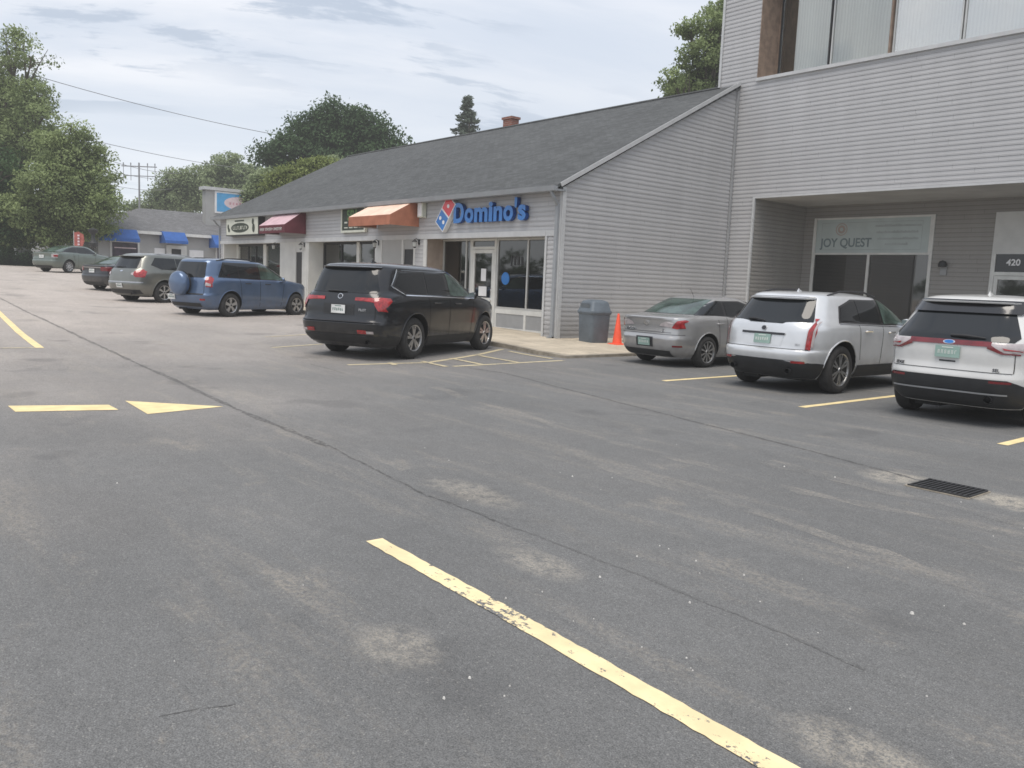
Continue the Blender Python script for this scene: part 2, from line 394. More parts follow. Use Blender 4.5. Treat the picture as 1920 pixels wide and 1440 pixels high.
def text_obj(name, body, size, extrude, matl, parent, loc, rot, **k):
    me = text_mesh(body, size, extrude, **k); me.materials.clear(); me.materials.append(matl)
    o = bpy.data.objects.new(name, me); COL.objects.link(o); o.parent = parent; o.location = loc; o.rotation_euler = rot
    return o
FACE_FRONT = (R(90), 0, 0)          # text facing -Y
FACE_RIGHT = (R(90), 0, R(90))      # text facing +X

# ------------------------------------------------------------------ ground
def build_ground():
    xs = [-400, -250, -160, -120, -95, -75.4, -70, -60, -50, -40, -34, -30, -24, -20, -17, -15, -14, -10, -5, 0, 10, 40, 120, 300]
    ys = [-300, -120, -40, -10, -4, 0, 3, 6, 9, 12, 15, 20, 30, 60, 120, 300]
    mb = MB(); n = len(xs)
    mb.v = [(x, y, gz(x)) for y in ys for x in xs]
    mb.f = [(j*n+i, j*n+i+1, (j+1)*n+i+1, (j+1)*n+i) for j in range(len(ys)-1) for i in range(n-1)]; mb.m = [0]*len(mb.f)
    struct(mb.build('ground', M['asphalt']))
build_ground()
def strip(name, pts, z, m, mb=None):      # pts = polygon (x,y) laid on the lot
    mb = MB(); mb.quad(*[(x, y, gz(x)+z) for x, y in pts])
    return struct(mb.build(name, m))
def ribbon(name, line, w, z, m, jit=0., sub=.25):
    mb = MB(); L = []; R_ = []
    pts = []
    for (a, b) in zip(line[:-1], line[1:]):
        n = max(1, int(math.dist(a, b)/sub))
        for i in range(n): pts.append((a[0]+(b[0]-a[0])*i/n, a[1]+(b[1]-a[1])*i/n))
    pts.append(line[-1])
    off = 0
    for i, p in enumerate(pts):
        q0 = pts[max(i-1, 0)]; q1 = pts[min(i+1, len(pts)-1)]
        dx, dy = q1[0]-q0[0], q1[1]-q0[1]; l = math.hypot(dx, dy) or 1; nx, ny = -dy/l, dx/l
        off = off*.8+random.gauss(0, jit); ww = w*(1+(random.uniform(-.5, .5) if jit else 0))
        cx, cy = p[0]+nx*off, p[1]+ny*off; e1, e2 = (random.uniform(-.004, .004), random.uniform(-.004, .004)) if not jit else (0, 0)
        L.append((cx+nx*(ww/2+e1), cy+ny*(ww/2+e1), gz(cx)+z)); R_.append((cx-nx*(ww/2+e2), cy-ny*(ww/2+e2), gz(cx)+z))
    n = len(pts); mb.add(L+R_, [(i, i+1, n+i+1, n+i) for i in range(n-1)])
    return struct(mb.build(name, m))

# painted markings
ribbon('parking_line', [(-4.28, 2.54), (-3.0, 2.50), (-1.42, 2.43), (0.6, 2.40)], .115, .004, M['yellow_worn'], 0., .05)
strip('parking_line', [(-10.62, 1.56), (-10.27, 2.52), (-9.86, 2.52), (-10.16, 1.56)], .004, M['yellow'])
strip('arrow_marking', [(-10.50, 2.76), (-9.44, 2.71), (-9.62, 3.62)], .004, M['yellow'])
ribbon('parking_line', [(-17.05, 3.04), (-20, 3.2), (-26.5, 3.7)], .14, .004, M['yellow'])
ribbon('parking_line', [(-17.12, 3.08), (-17.15, 2.2), (-17.2, -2.0)], .10, .004, M['yellow_faded'])
ribbon('parking_line', [(-9.33, 11.30), (-9.36, 17.0)], .12, .004, M['yellow'])
ribbon('parking_line', [(-6.31, 10.72), (-6.34, 16.5)], .12, .004, M['yellow'])
ribbon('parking_line', [(-3.50, 10.25), (-3.52, 16.0)], .12, .004, M['yellow'])
HF = M['yellow_faded']
ribbon('hatch_marking', [(-13.35, 7.30), (-13.25, 8.98), (-14.40, 11.16), (-15.21, 12.45)], .12, .004, HF)
ribbon('hatch_marking', [(-12.51, 9.05), (-12.76, 12.12)], .12, .004, HF)
for a, b in (((-13.46, 8.99), (-12.49, 8.88)), ((-14.14, 10.92), (-12.68, 10.80)), ((-14.72, 12.24), (-13.1, 12.10)), ((-13.42, 8.22), (-13.02, 8.10)), ((-13.84, 9.94), (-12.62, 9.80))):
    ribbon('hatch_marking', [a, b], .11, .008, HF)
ribbon('parking_line', [(-16.4, 7.2), (-16.9, 8.6)], .10, .004, HF)
ribbon('parking_line', [(-18.6, 8.0), (-19.4, 10.2)], .10, .004, HF)
# cracks and seams
def crack_mat(amt=.75):
    m, nt, b = new_mat('tarred_crack'); p = pos(nt)
    k = ramp(nt, noise(nt, p, 16, 5, .75), .36, .56)
    lk(nt, mixc(nt, math_n(nt, 'MULTIPLY', k, amt), asphalt_color(nt, p), (.06, .058, .055)), b.inputs['Base Color']); b.inputs['Roughness'].default_value = .9
    return m
CK = crack_mat()
CKF = crack_mat(.38)
ribbon('crack', [(-36, 4.75), (-26, 4.35), (-13.1, 3.96), (-9.4, 3.70), (-6.9, 3.62)], .075, .0015, CK, .004)
ribbon('crack', [(-6.9, 3.62), (-4.98, 3.42), (-4.2, 3.44)], .022, .0015, CK, .006, .06)
ribbon('crack', [(-4.2, 3.44), (-3.36, 3.46), (-2.23, 3.45), (-1.6, 3.40)], .020, .0015, CKF, .004, .05)
ribbon('crack', [(-12.2, 9.2), (-11.22, 9.30), (-6.87, 8.31), (-4.59, 7.84), (-3.15, 7.45)], .045, .0015, CK, .008, .1)
ribbon('crack', [(-13.6, 6.7), (-12.2, 6.65)], .02, .0015, CK, .012, .15)
ribbon('crack', [(-2.86, 1.12), (-2.895, 1.02)], .006, .0015, CK, .003, .03)
ribbon('crack', [(-2.905, 1.0), (-2.93, .86)], .004, .0015, CK, .003, .03)
wear = mat('worn_asphalt_streak', (.25, .225, .20), .9, var=.4, scale=14, fine=.4)
def wear_mat():
    m, nt, b = new_mat('worn_asphalt_streak'); p = pos(nt)
    k = math_n(nt, 'MULTIPLY', ramp(nt, noise(nt, mapping(nt, p, (.5, 1, 1)), 2.2, 6, .75), .44, .68), ramp(nt, noise(nt, p, 40, 4, .8), .38, .62))
    lk(nt, mixc(nt, math_n(nt, 'MULTIPLY', k, .50), asphalt_color(nt, p), (.47, .42, .35)), b.inputs['Base Color'])
    b.inputs['Roughness'].default_value = .82; b.inputs['Specular IOR Level'].default_value = .35
    bump(nt, b, math_n(nt, 'ADD', noise(nt, p, 150, 3, .8), math_n(nt, 'MULTIPLY', noise(nt, p, 12, 4), 1.5)), .55, .006)
    return m
WM = wear_mat()
ribbon('worn_streak', [(-10.2, 7.0), (-6.4, 6.32), (-3.5, 6.06), (-2.0, 6.33), (-.5, 6.6)], .16, .0006, WM, .02)
ribbon('worn_streak', [(-5.4, 5.4), (-3.2, 5.25), (-1.5, 5.0)], .16, .0006, WM, .03)
ribbon('worn_streak', [(-4.4, 6.9), (-2.0, 6.72), (.5, 6.7)], .22, .0010, WM, .03)
ribbon('worn_streak', [(-14.0, 4.25), (-9.4, 3.92), (-5.2, 3.66)], .14, .0006, WM, .02)
# drain
gr = thing('storm_drain_grate', 'dark iron storm drain grate set in the asphalt ringed by pale concrete', 'drain grate', (-2.89, 7.33, 0))
mb = MB(); mb.box(-.262, .262, -.225, .225, .002, .010)
mb.build('surround', M['kerb'], gr)
mb = MB(); mb.box(-.245, .245, -.21, -.19, .011, .022); mb.box(-.245, .245, .19, .21, .011, .022)
for i in range(13): mb.box(-.24+i*.04, -.225+i*.04, -.19, .19, .011, .021)
mb.build('grate_bars', M['iron'], gr)
mb = MB(); mb.box(-.24, .24, -.19, .19, .0102, .0112); mb.build('opening', M['well'], gr)
def sandy(cx, cy, rx, ry, amt, z):
    m, nt, b = new_mat('sandy_patch'); p = pos(nt)
    sub = nt.nodes.new('ShaderNodeVectorMath'); sub.operation = 'SUBTRACT'; lk(nt, p, sub.inputs[0]); sub.inputs[1].default_value = (cx, cy, 0)
    wob = noise(nt, p, 5, 4, .7, 1)
    ma = nt.nodes.new('ShaderNodeVectorMath'); ma.operation = 'MULTIPLY_ADD'; lk(nt, wob, ma.inputs[0]); ma.inputs[1].default_value = (.35*rx, .35*ry, 0); lk(nt, sub.outputs[0], ma.inputs[2])
    ofs = nt.nodes.new('ShaderNodeVectorMath'); ofs.operation = 'SUBTRACT'; lk(nt, ma.outputs[0], ofs.inputs[0]); ofs.inputs[1].default_value = (.175*rx, .175*ry, 0)
    ln = nt.nodes.new('ShaderNodeVectorMath'); ln.operation = 'LENGTH'; lk(nt, mapping(nt, ofs.outputs[0], (1/rx, 1/ry, 0)), ln.inputs[0])
    k = math_n(nt, 'MULTIPLY', ramp(nt, ln.outputs['Value'], .75, .25), math_n(nt, 'MULTIPLY', ramp(nt, noise(nt, p, 9, 5, .75), .34, .58), ramp(nt, noise(nt, p, 60, 4, .8), .36, .58)))
    lk(nt, mixc(nt, math_n(nt, 'MULTIPLY', k, amt), asphalt_color(nt, p), (.50, .45, .37)), b.inputs['Base Color']); b.inputs['Roughness'].default_value = .9
    b.inputs['Roughness'].default_value = .82; b.inputs['Specular IOR Level'].default_value = .35
    bump(nt, b, math_n(nt, 'ADD', noise(nt, p, 150, 3, .8), math_n(nt, 'MULTIPLY', noise(nt, p, 12, 4), 1.5)), .55, .006)
    strip('sandy_patch', [(cx+rx*math.cos(i*math.pi/8), cy+ry*math.sin(i*math.pi/8)) for i in range(16)], z, m)
sandy(-2.35, 7.35, .75, .50, .95, .0005)
sandy(-3.35, 7.35, .50, .50, .75, .0008)
sandy(-2.95, 1.88, .42, .30, .5, .0005)
sandy(-3.40, 3.12, .55, .28, .5, .0005)
sandy(-4.9, 3.75, .9, .35, .5, .0008)
sandy(-1.25, 2.75, .55, .30, .6, .0005)
sandy(-3.5, .15, .8, .35, .5, .0005)
# loose stones
def stones():
    mb = MB()
    for i in range(90):
        t = random.random()
        x = random.uniform(-6.5, .6); y = random.uniform(.3, 7.0)
        if random.random() < .5: x = random.uniform(-3.2, .2); y = random.uniform(1.2, 4.8)
        r = random.choice([.003, .004, .005, .006, .008]) * (1.5 if random.random() < .1 else 1)
        vs = []
        for k in range(6):
            q = k*math.pi/3+random.uniform(-.3, .3); vs.append((x+r*math.cos(q), y+r*math.sin(q)*random.uniform(.6, 1), .001))
        top = [(x+(v[0]-x)*.55, y+(v[1]-y)*.55, r*1.1) for v in vs]
        mb.add(vs+top, [(k, (k+1) % 6, 6+(k+1) % 6, 6+k) for k in range(6)]+[(6, 7, 8, 9, 10, 11)])
    o = mb.build('gravel', M['stone']); o['kind'] = 'stuff'; o['label'] = 'tiny pale stones scattered over the asphalt'; o['category'] = 'gravel'
stones()

# sidewalk
def sidewalk():
    mb = MB(); h = .10
    xs = [-41.5, -36, -30, -25, -20, -17, -15.3]
    for a, b in zip(xs[:-1], xs[1:]):
        for (y0, y1, m) in ((12.62, 12.78, 1), (12.78, 16.3, 0)):
            mb.mi = m
            za, zb = gz(a)+h, gz(b)+h
            if True:
                mb.quad((a, y0, za), (b, y0, zb), (b, y1, zb), (a, y1, za))
        mb.mi = 1; mb.quad((a, 12.62, gz(a)-.05), (b, 12.62, gz(b)-.05), (b, 12.62, gz(b)+h), (a, 12.62, gz(a)+h))
    mb.mi = 0; mb.quad((-15.3, 12.78, gz(-15.3)+h), (-14, 12.6, .095), (-13.25, 12.75, .06), (-13.25, 22.6, .10), (-16.5, 22.6, .10), (-15.3, 16.3, .128))
    mb.quad((-15.3, 16.3, .128), (-16.5, 22.6, .10), (-16.5, 16.3, gz(-16.5)+h))
    mb.mi = 1
    mb.quad((-15.3, 12.62, -.02), (-14, 12.45, -.02), (-14, 12.45, .095), (-15.3, 12.62, gz(-15.3)+h))
    mb.quad((-15.3, 12.62, gz(-15.3)+h), (-14, 12.45, .095), (-14, 12.6, .095), (-15.3, 12.78, gz(-15.3)+h))
    mb.quad((-14, 12.45, -.02), (-13.1, 12.52, -.02), (-13.1, 12.52, .055), (-14, 12.45, .095))
    mb.quad((-14, 12.45, .095), (-13.1, 12.52, .055), (-13.25, 12.75, .06), (-14, 12.6, .095))
    mb.quad((-13.1, 12.52, -.02), (-13.1, 22.6, -.02), (-13.1, 22.6, .10), (-13.1, 12.52, .055))
    mb.quad((-13.1, 12.52, .055), (-13.1, 22.6, .10), (-13.25, 22.6, .10), (-13.25, 12.75, .06))
    struct(mb.build('sidewalk', [M['concrete'], M['kerb']]))
    mb = MB(); mb.box(-15.5, 3, 24.2, 25.7, -.02, .12); struct(mb.build('sidewalk', M['concrete']))
sidewalk()

# ------------------------------------------------------------------ siding
HC = .127; LIP = .015
def siding(mb, org, u, n, z0, z1, fn, breaks=(), lip=LIP):
    u, n = Vector((*u, 0)), Vector((*n, 0)); o = Vector((*org, 0))
    k = math.floor(z0/HC)
    while k*HC < z1:
        zb, zt = k*HC, (k+1)*HC; k += 1
        cuts = sorted({max(zb, z0), min(zt, z1), *[b for b in breaks if max(zb, z0) < b < min(zt, z1)]})
        for a, b in zip(cuts[:-1], cuts[1:]):
            if b-a < 1e-4: continue
            off = lambda z: lip*(1-(z-zb)/HC)
            for (a0, a1), (b0, b1) in zip(fn(a+1e-4), fn(b-1e-4)):
                P = lambda t, z, d: o+u*t+n*d+Vector((0, 0, z))
                mb.quad(P(a0, a, off(a)), P(a1, a, off(a)), P(b1, b, off(b)), P(b0, b, off(b)))
                if a == zb: mb.quad(P(a0, a, 0), P(a1, a, 0), P(a1, a, lip), P(a0, a, lip))
def spans(lo, hi, holes, z):
    r = [(lo, hi)]
    for (a, b, c, d) in holes:
        if c <= z <= d:
            nr = []
            for s, e in r:
                if b <= s or a >= e: nr.append((s, e)); continue
                if a > s: nr.append((s, a))
                if b < e: nr.append((b, e))
            r = nr
    return r

YF, XE = 15.31, -16.44           # shop front plane, end wall plane
YT = 22.66                       # front plane of the tall building, also the shop ridge
XL = -41.0
shop = thing('shop_building', 'long low grey sided shop building with dark shingle roof and recessed storefronts', 'building')
R1, R2, R3 = (-40.7, -34.1), (-31.5, -26.1), (-22.9, -17.03)
holes = [(a, b, -1, 2.98) for a, b in (R1, R2, R3)]+[(-34.1, -31.5, -1, 2.98), (-26.1, -23.5, -1, 2.98)]
mb = MB(); br = [2.98]
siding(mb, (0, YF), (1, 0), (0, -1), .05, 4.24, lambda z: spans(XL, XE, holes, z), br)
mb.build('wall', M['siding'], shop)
mb = MB()
rk = lambda z: 0. if z < 4.18 else (z-4.18)/(8.04-4.18)*(YT-YF)
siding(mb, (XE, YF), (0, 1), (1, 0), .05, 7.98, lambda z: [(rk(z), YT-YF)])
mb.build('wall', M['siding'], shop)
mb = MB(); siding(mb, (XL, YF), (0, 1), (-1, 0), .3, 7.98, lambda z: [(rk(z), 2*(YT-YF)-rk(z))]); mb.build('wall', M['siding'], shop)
mb = MB(); mb.quad((XL, 30, 0), (XE, 30, 0), (XE, 30, 4.2), (XL, 30, 4.2)); mb.build('wall', M['siding'], shop)
# header trim, corner trims, base
mb = MB(); mb.box(XL, -17.03, YF-.045, YF+.02, 2.90, 3.06)
for a, b in (R1, R2, R3): mb.box(a, b, YF+.02, YF+.72, 2.93, 2.98)
mb.box(-17.03, XE-.07, YF-.036, YF-.022, 2.90, 3.06)
mb.build('header_trim', M['trim_lt'], shop)
mb = MB(); mb.box(XE-.07, XE+.03, YF-.05, YF-.021, 0.0, 4.18); mb.box(XE+.021, XE+.05, YF-.05, YF+.08, 0.0, 4.18)
mb.box(-17.05, -16.97, YF-.035, YF-.021, .1, 2.90); mb.build('corner_trim', M['trim_lt'], shop)
# rake board on the end wall
mb = MB(); d = Vector((0, YT-YF+.05, 8.04-4.18)).normalized(); nn = Vector((0, -d.z, d.y))
c = Vector((XE+.105, (YF+YT)/2-.12, (4.36+8.10)/2-.06)); mb.obox(c-nn*.0, .012, 4.22, .055, (1, 0, 0), d, nn); mb.build('rake_trim', M['trim_lt'], shop)
# roof
mb = MB(); sl = (8.10-4.36)/(YT-YF)
ye = YF-.32; zz = lambda y: 4.36+(y-YF)*sl
A = [(-41.25, ye, zz(ye)), (XE+.09, ye, zz(ye)), (XE+.09, YT, zz(YT)), (-41.95, YT, zz(YT))]
mb.add(A+[(a, b, c-.09) for a, b, c in A], [(0, 1, 2, 3), (7, 6, 5, 4), (0, 4, 5, 1), (3, 7, 4, 0), (1, 5, 6, 2)])
B = [(-41.95, YT, zz(YT)), (-17.17, YT, zz(YT)), (-17.17, 30.4, zz(ye)), (-41.25, 30.4, zz(ye))]
mb.add(B+[(a, b, c-.09) for a, b, c in B], [(0, 1, 2, 3), (7, 6, 5, 4), (2, 6, 7, 3), (0, 3, 7, 4), (1, 5, 6, 2)])
mb.build('roof', M['shingle'], shop)
mb = MB(); mb.tube([(-41.9, YT, zz(YT)+.015), (-17.2, YT, zz(YT)+.015)], .05, 6); mb.build('ridge_cap', M['shingle'], shop)
mb = MB(); g0 = zz(ye)-.02
mb.prism([(-41.2, ye-.13, g0), (-41.2, ye-.10, g0-.13), (-41.2, ye+.02, g0-.13), (-41.2, ye+.02, g0)], (XE+.10+41.2, 0, 0))
mb.box(-41.2, XE+.08, ye+.02, YF+.01, g0-.12, g0-.07)
mb.build('gutter', M['gutter'], shop)
mb = MB()
mb.tube([(XE-.10, ye-.04, g0-.12), (XE-.06, ye+.05, g0-.28), (XE-.10, YF-.09, g0-.48)], .045, 8)
mb.box(XE-.15, XE-.05, YF-.125, YF-.055, .14, g0-.44); mb.box(XE-.15, XE-.05, YF-.24, YF-.055, .11, .19)
mb.build('downspout', M['gutter'], shop)
mb = MB()
mb.box(XE+.022, XE+.085, YT-.10, YT-.035, .1, 7.9); mb.build('downspout', M['trim'], shop)
mb = MB(); mb.tube([(-41.0, ye-.03, g0-.12), (-41.0, ye+.1, g0-.3), (-41.0, YF-.06, g0-.45), (-41.0, YF-.06, .8)], .04, 6); mb.build('downspout', M['gutter'], shop)
ch = MB(); ch.box(-28.35, -27.78, YT+.05, YT+.45, 7.6, 8.46); ch.box(-28.40, -27.73, YT+.0, YT+.50, 8.46, 8.56); ch.build('chimney', M['brick'], shop)
# recesses: back walls, returns, storefronts
YR = 16.0
def pane(parent, x0, x1, z0, z1, y, m=None, name='pane'):
    mb = MB(); mb.box(x0, x1, y-.006, y+.006, z0, z1); return mb.build(name, m or M['pane'], parent)
def frame(parent, x0, x1, z0, z1, y, muls=(), w=.05, m=None, name='window_frame', rails=()):
    mb = MB()
    mb.box(x0, x0+w, y-.04, y+.04, z0, z1); mb.box(x1-w, x1, y-.04, y+.04, z0, z1)
    mb.box(x0+w, x1-w, y-.038, y+.038, z1-w, z1); mb.box(x0+w, x1-w, y-.038, y+.038, z0, z0+w)
    for q in muls: mb.box(q-w/2, q+w/2, y-.036, y+.036, z0+w, z1-w)
    for q in rails: mb.box(x0+w, x1-w, y-.034, y+.034, q-w/2, q+w/2)
    return mb.build(name, m or M['alu'], parent)
def room(parent, x0, x1, y0, y1, z0, z1, m):
    mb = MB(); mb.quad((x0, y0, z0), (x0, y1, z0), (x0, y1, z1), (x0, y0, z1)); mb.quad((x1, y0, z0), (x1, y1, z0), (x1, y1, z1), (x1, y0, z1))
    mb.quad((x0, y1, z0), (x1, y1, z0), (x1, y1, z1), (x0, y1, z1)); mb.quad((x0, y0, z0), (x1, y0, z0), (x1, y1, z0), (x0, y1, z0)); mb.quad((x0, y0, z1), (x1, y0, z1), (x1, y1, z1), (x0, y1, z1))
    return mb.build('interior', m, parent)
# pizza shop front (R3)
mb = MB(); mb.box(-22.97, -22.87, YF+.0, YR+.05, .15, 2.93); mb.build('side_panel', M['tanwood'], shop)
mb = MB(); mb.box(-23.0, -22.82, YF-.03, YF+.005, .15, 2.90); mb.build('post_trim', M['whitewall'], shop)
mb = MB(); mb.box(-17.05, -17.0, YF, YR+.04, .1, 2.93); mb.build('side_panel', M['trim'], shop)
room(shop, -22.85, -17.06, YR+.05, YR+4.2, .12, 2.93, M['room'])
wf = frame(shop, -22.85, -21.30, .30, 2.92, YR, (-21.56,), .055, M['alu'])
pane(wf, -22.79, -21.36, .36, 2.86, YR, M['panedk'])
wf = frame(shop, -19.98, -17.07, .80, 2.92, YR, (-18.54,), .06, M['alu'])
pane(wf, -19.92, -17.13, .86, 2.86, YR, M['panedk'])
mb = MB(); mb.box(-19.98, -17.06, YR-.05, YR+.03, .66, .798); mb.box(-19.98, -17.06, YR-.05, YR+.03, .12, .24)
for a, b in ((-19.98, -19.90), (-18.60, -18.50), (-17.12, -17.06)): mb.box(a, b, YR-.05, YR+.03, .24, .66)
mb.build('kick_frame', M['white'], shop)
mb = MB(); mb.box(-19.90, -17.12, YR-.03, YR+.01, .24, .66); mb.build('kick_panel', M['trim'], shop)
df = MB()
df.box(-21.28, -21.20, YR-.05, YR+.05, .13, 2.92); df.box(-20.08, -19.99, YR-.055, YR+.05, .13, 2.92); df.box(-21.20, -20.08, YR-.048, YR+.048, 2.60, 2.68); df.box(-21.20, -20.08, YR-.048, YR+.048, 2.86, 2.92)
df = df.build('door_frame', M['white'], shop)
pane(df, -21.20, -20.08, 2.68, 2.86, YR, M['panedk'])
dr = frame(shop, -21.19, -20.09, .15, 2.59, YR-.01, (), .11, M['white'], 'door', (1.05,))
pane(dr, -21.08, -20.20, .26, 2.48, YR-.01, M['panedk'])
mb = MB(); mb.tube([(-20.16, YR-.07, 1.0), (-20.16, YR-.10, 1.05), (-20.16, YR-.10, 1.35), (-20.16, YR-.07, 1.4)], .012, 6); mb.build('handle', M['chrome'], dr)
for bx_ in ((-20.85, -20.45, YR-.03, YR-.024, 1.15, 1.45), (-20.75, -20.5, YR-.03, YR-.024, 1.62, 2.0),): mb = MB(); mb.box(*bx_); mb.build('notice', M['signwhite'], dr)
mb = MB(); mb.lathe([(.001, -.02), (.19, -.02), (.19, -.012), (.001, -.012)], 20, 'y', (-19.55, YR, 1.72)); mb.build('decal', M['signblue'], wf)
mb = MB(); mb.lathe([(.001, -.05), (.24, -.05), (.24, -.042), (.001, -.042)], 20, 'y', (-17.28, YR, 1.95)); mb.build('decal', M['alu'], wf)
mb = MB(); mb.box(-19.32, -19.27, YR-.02, YR-.015, 2.1, 2.4); wl = mb.build('window_lettering', M['iron'], wf)
for a in (-19.18, -19.02, -18.86): mb = MB(); mb.box(a, a+.09, YR-.02, YR-.015, 2.12, 2.38); mb.build('window_lettering', M['iron'], wf)
# counter and menu boards inside
mb = MB(); mb.box(-22.2, -17.3, YR+2.3, YR+2.9, .12, 1.2); mb.build('counter', M['tanwood'], shop)
for bx_ in ((-20.0, -18.9, YR+4.1, YR+4.15, 1.8, 2.5), (-18.8, -17.6, YR+4.1, YR+4.15, 1.8, 2.5),): mb = MB(); mb.box(*bx_); mb.build('menu_board', M['redd'], shop)
for bx_ in ((-19.6, -18.3, YR+1.2, YR+1.24, 1.35, 2.0),): mb = MB(); mb.box(*bx_); mb.build('poster', M['tanwood'], shop)
# flush entry (S2)
mb = MB(); mb.box(-26.1, -25.62, YF-.03, YF+.1, .25, 2.90); mb.box(-24.33, -24.22, YF-.03, YF+.1, .2, 2.90); mb.box(-23.60, -23.50, YF-.03, YF+.1, .2, 2.90); mb.build('door_frame', M['whitewall'], shop)
mb = MB(); mb.box(-25.62, -24.33, YF-.01, YF+.1, .2, 2.90); mb.build('entry_wall', M['farwall'], shop)
mb = MB(); mb.box(-24.22, -23.60, YF+.0, YF+.06, 2.58, 2.90); mb.build('transom_panel', M['farwall'], shop)
mb = MB(); mb.box(-24.22, -23.60, YF+.02, YF+.06, .2, 2.58); dd = mb.build('door', M['iron'], shop)
mb = MB(); mb.lathe([(.001, -.06), (.03, -.05), (.03, -.03), (.012, 0)], 10, 'y', (-23.70, YF+.02, 1.15)); mb.build('handle', M['chrome'], dd)
# middle window bay (R2)
mb = MB(); mb.box(-31.52, -31.40, YF, YR+.05, .3, 2.93); mb.build('side_panel', M['whitewall'], shop)
mb = MB(); mb.box(-26.2, -26.1, YF+.1, YR+.05, .25, 2.93); mb.build('side_panel', M['whitewall'], shop)
wf = frame(shop, -31.38, -26.22, 1.15, 2.90, YR, (-29.86, -27.35), .07, M['iron'])
for bx_ in ((-28.60, -28.40, YR-.06, YR+.03, 1.15, 2.90),): mb = MB(); mb.box(*bx_); mb.build('mullion', M['white'], wf)
pane(wf, -31.3, -26.3, 1.2, 2.85, YR+.01)
mb = MB(); mb.box(-31.4, -26.2, YR-.03, YR+.05, .25, 1.149); mb.build('window_wall', M['whitewall'], shop)
room(shop, -31.4, -26.2, YR+.06, YR+3, .3, 2.93, M['room'])
for bx_ in ((-31.1, -30.1, YR+.08, YR+.1, 1.3, 2.0), (-29.6, -28.8, YR+.08, YR+.1, 2.6, 2.75), (-29.5, -28.75, YR+.08, YR+.1, 1.3, 1.9), (-30.9, -30.2, YR+.08, YR+.1, 2.2, 2.55),): mb = MB(); mb.box(*bx_); mb.build('poster', M['farwall'], wf)
mb = MB(); mb.box(-28.2, -27.5, YR+.10, YR+.12, 1.2, 2.6); mb.build('curtain', M['wood'], wf)
for bx_ in ((-29.65, -28.72, YR+.11, YR+.13, 1.9, 2.55),): mb = MB(); mb.box(*bx_); mb.build('poster', M['signgreen'], wf)
# flush entry (S1)
mb = MB(); mb.box(-34.1, -32.55, YF-.01, YF+.1, .35, 2.90); mb.box(-31.95, -31.5, YF-.02, YF+.1, .35, 2.90); mb.build('entry_wall', M['whitewall'], shop)
mb = MB(); mb.box(-32.53, -31.97, YF+.02, YF+.06, .35, 2.5); dd = mb.build('door', M['iron'], shop)
mb = MB(); mb.box(-32.55, -31.95, YF-.0, YF+.06, 2.5, 2.9); mb.build('transom_panel', M['whitewall'], shop)
# left window bay (R1)
mb = MB(); mb.box(-40.75, -40.6, YF, YR+.05, .4, 2.93); mb.build('side_panel', M['whitewall'], shop)
mb = MB(); mb.box(-34.2, -34.1, YF+.1, YR+.05, .4, 2.93); mb.build('side_panel', M['whitewall'], shop)
wf = frame(shop, -40.58, -34.22, 1.15, 2.90, YR, (-39.2, -38.3,), .08, M['iron'])
for bx_ in ((-37.35, -37.05, YR-.06, YR+.03, 1.15, 2.90), (-40.6, -40.35, YR-.06, YR+.03, 1.15, 2.9), (-35.5, -35.3, YR-.06, YR+.03, 1.15, 2.9),): mb = MB(); mb.box(*bx_); mb.build('mullion', M['white'], wf)
pane(wf, -40.5, -34.3, 1.2, 2.85, YR+.01)
mb = MB(); mb.box(-40.6, -34.2, YR-.03, YR+.05, .4, 1.149); mb.build('window_wall', M['whitewall'], shop)
room(shop, -40.55, -34.25, YR+.06, YR+3, .4, 2.93, M['room'])
for bx_ in ((-39.9, -39.4, YR+.08, YR+.1, 1.5, 2.7), (-36.8, -36.0, YR+.08, YR+.1, 1.3, 1.9), (-38.2, -37.6, YR+.08, YR+.1, 1.4, 2.0),): mb = MB(); mb.box(*bx_); mb.build('poster', M['farwall'], wf)
for bx_ in ((-38.2, -37.5, YR+.12, YR+.14, 2.0, 2.7),): mb = MB(); mb.box(*bx_); mb.build('poster', M['signgreen'], wf)

# awnings
def awning(x0, x1, zt, zf, zb, proj, m, label, y=YF, group='cloth awnings over the shop entries'):
    t = thing('awning', label, 'awning', ((x0+x1)/2, y, zt), 0, group); w = (x1-x0)/2
    t0, f0, b0 = 0, zf-zt, zb-zt
    y0, yp = -.03, -proj
    mb = MB()
    mb.quad((-w, y0, t0), (w, y0, t0), (w, yp, f0), (-w, yp, f0))
    mb.quad((w, y0, t0), (w, y0, b0), (w, yp, b0), (w, yp, f0)); mb.quad((-w, y0, t0), (-w, y0, b0), (-w, yp, b0), (-w, yp, f0))
    mb.build('canopy', m, t)
    mb = MB(); n = 1; mb.quad((-w, yp, f0), (w, yp, f0), (w, yp-.004, b0), (-w, yp-.004, b0)); v = mb.build('valance', m, t)
    mb = MB()
    for s in (-1, 1):
        x = s*(w-.03); mb.tube([(x, y0, b0+.02), (x, yp+.03, b0+.02), (x, yp+.03, f0-.03), (x, y0, t0-.05)], .012, 5)
    mb.tube([(-w+.03, yp+.03, b0+.02), (w-.03, yp+.03, b0+.02)], .012, 5); mb.build('frame', M['alu'], t)
    return t, v
awning(-26.00, -23.30, 4.22, 3.62, 3.30, 1.15, M['orange'], 'orange cloth awning with a pale sunlit top beside the blue lettered pizza sign')
t, v = awning(-34.10, -31.60, 4.20, 3.55, 3.22, .95, M['maroon'], 'maroon cloth awning with a pale sunlit top and small white lettering along its valance')
mb = MB()
random.seed(3)
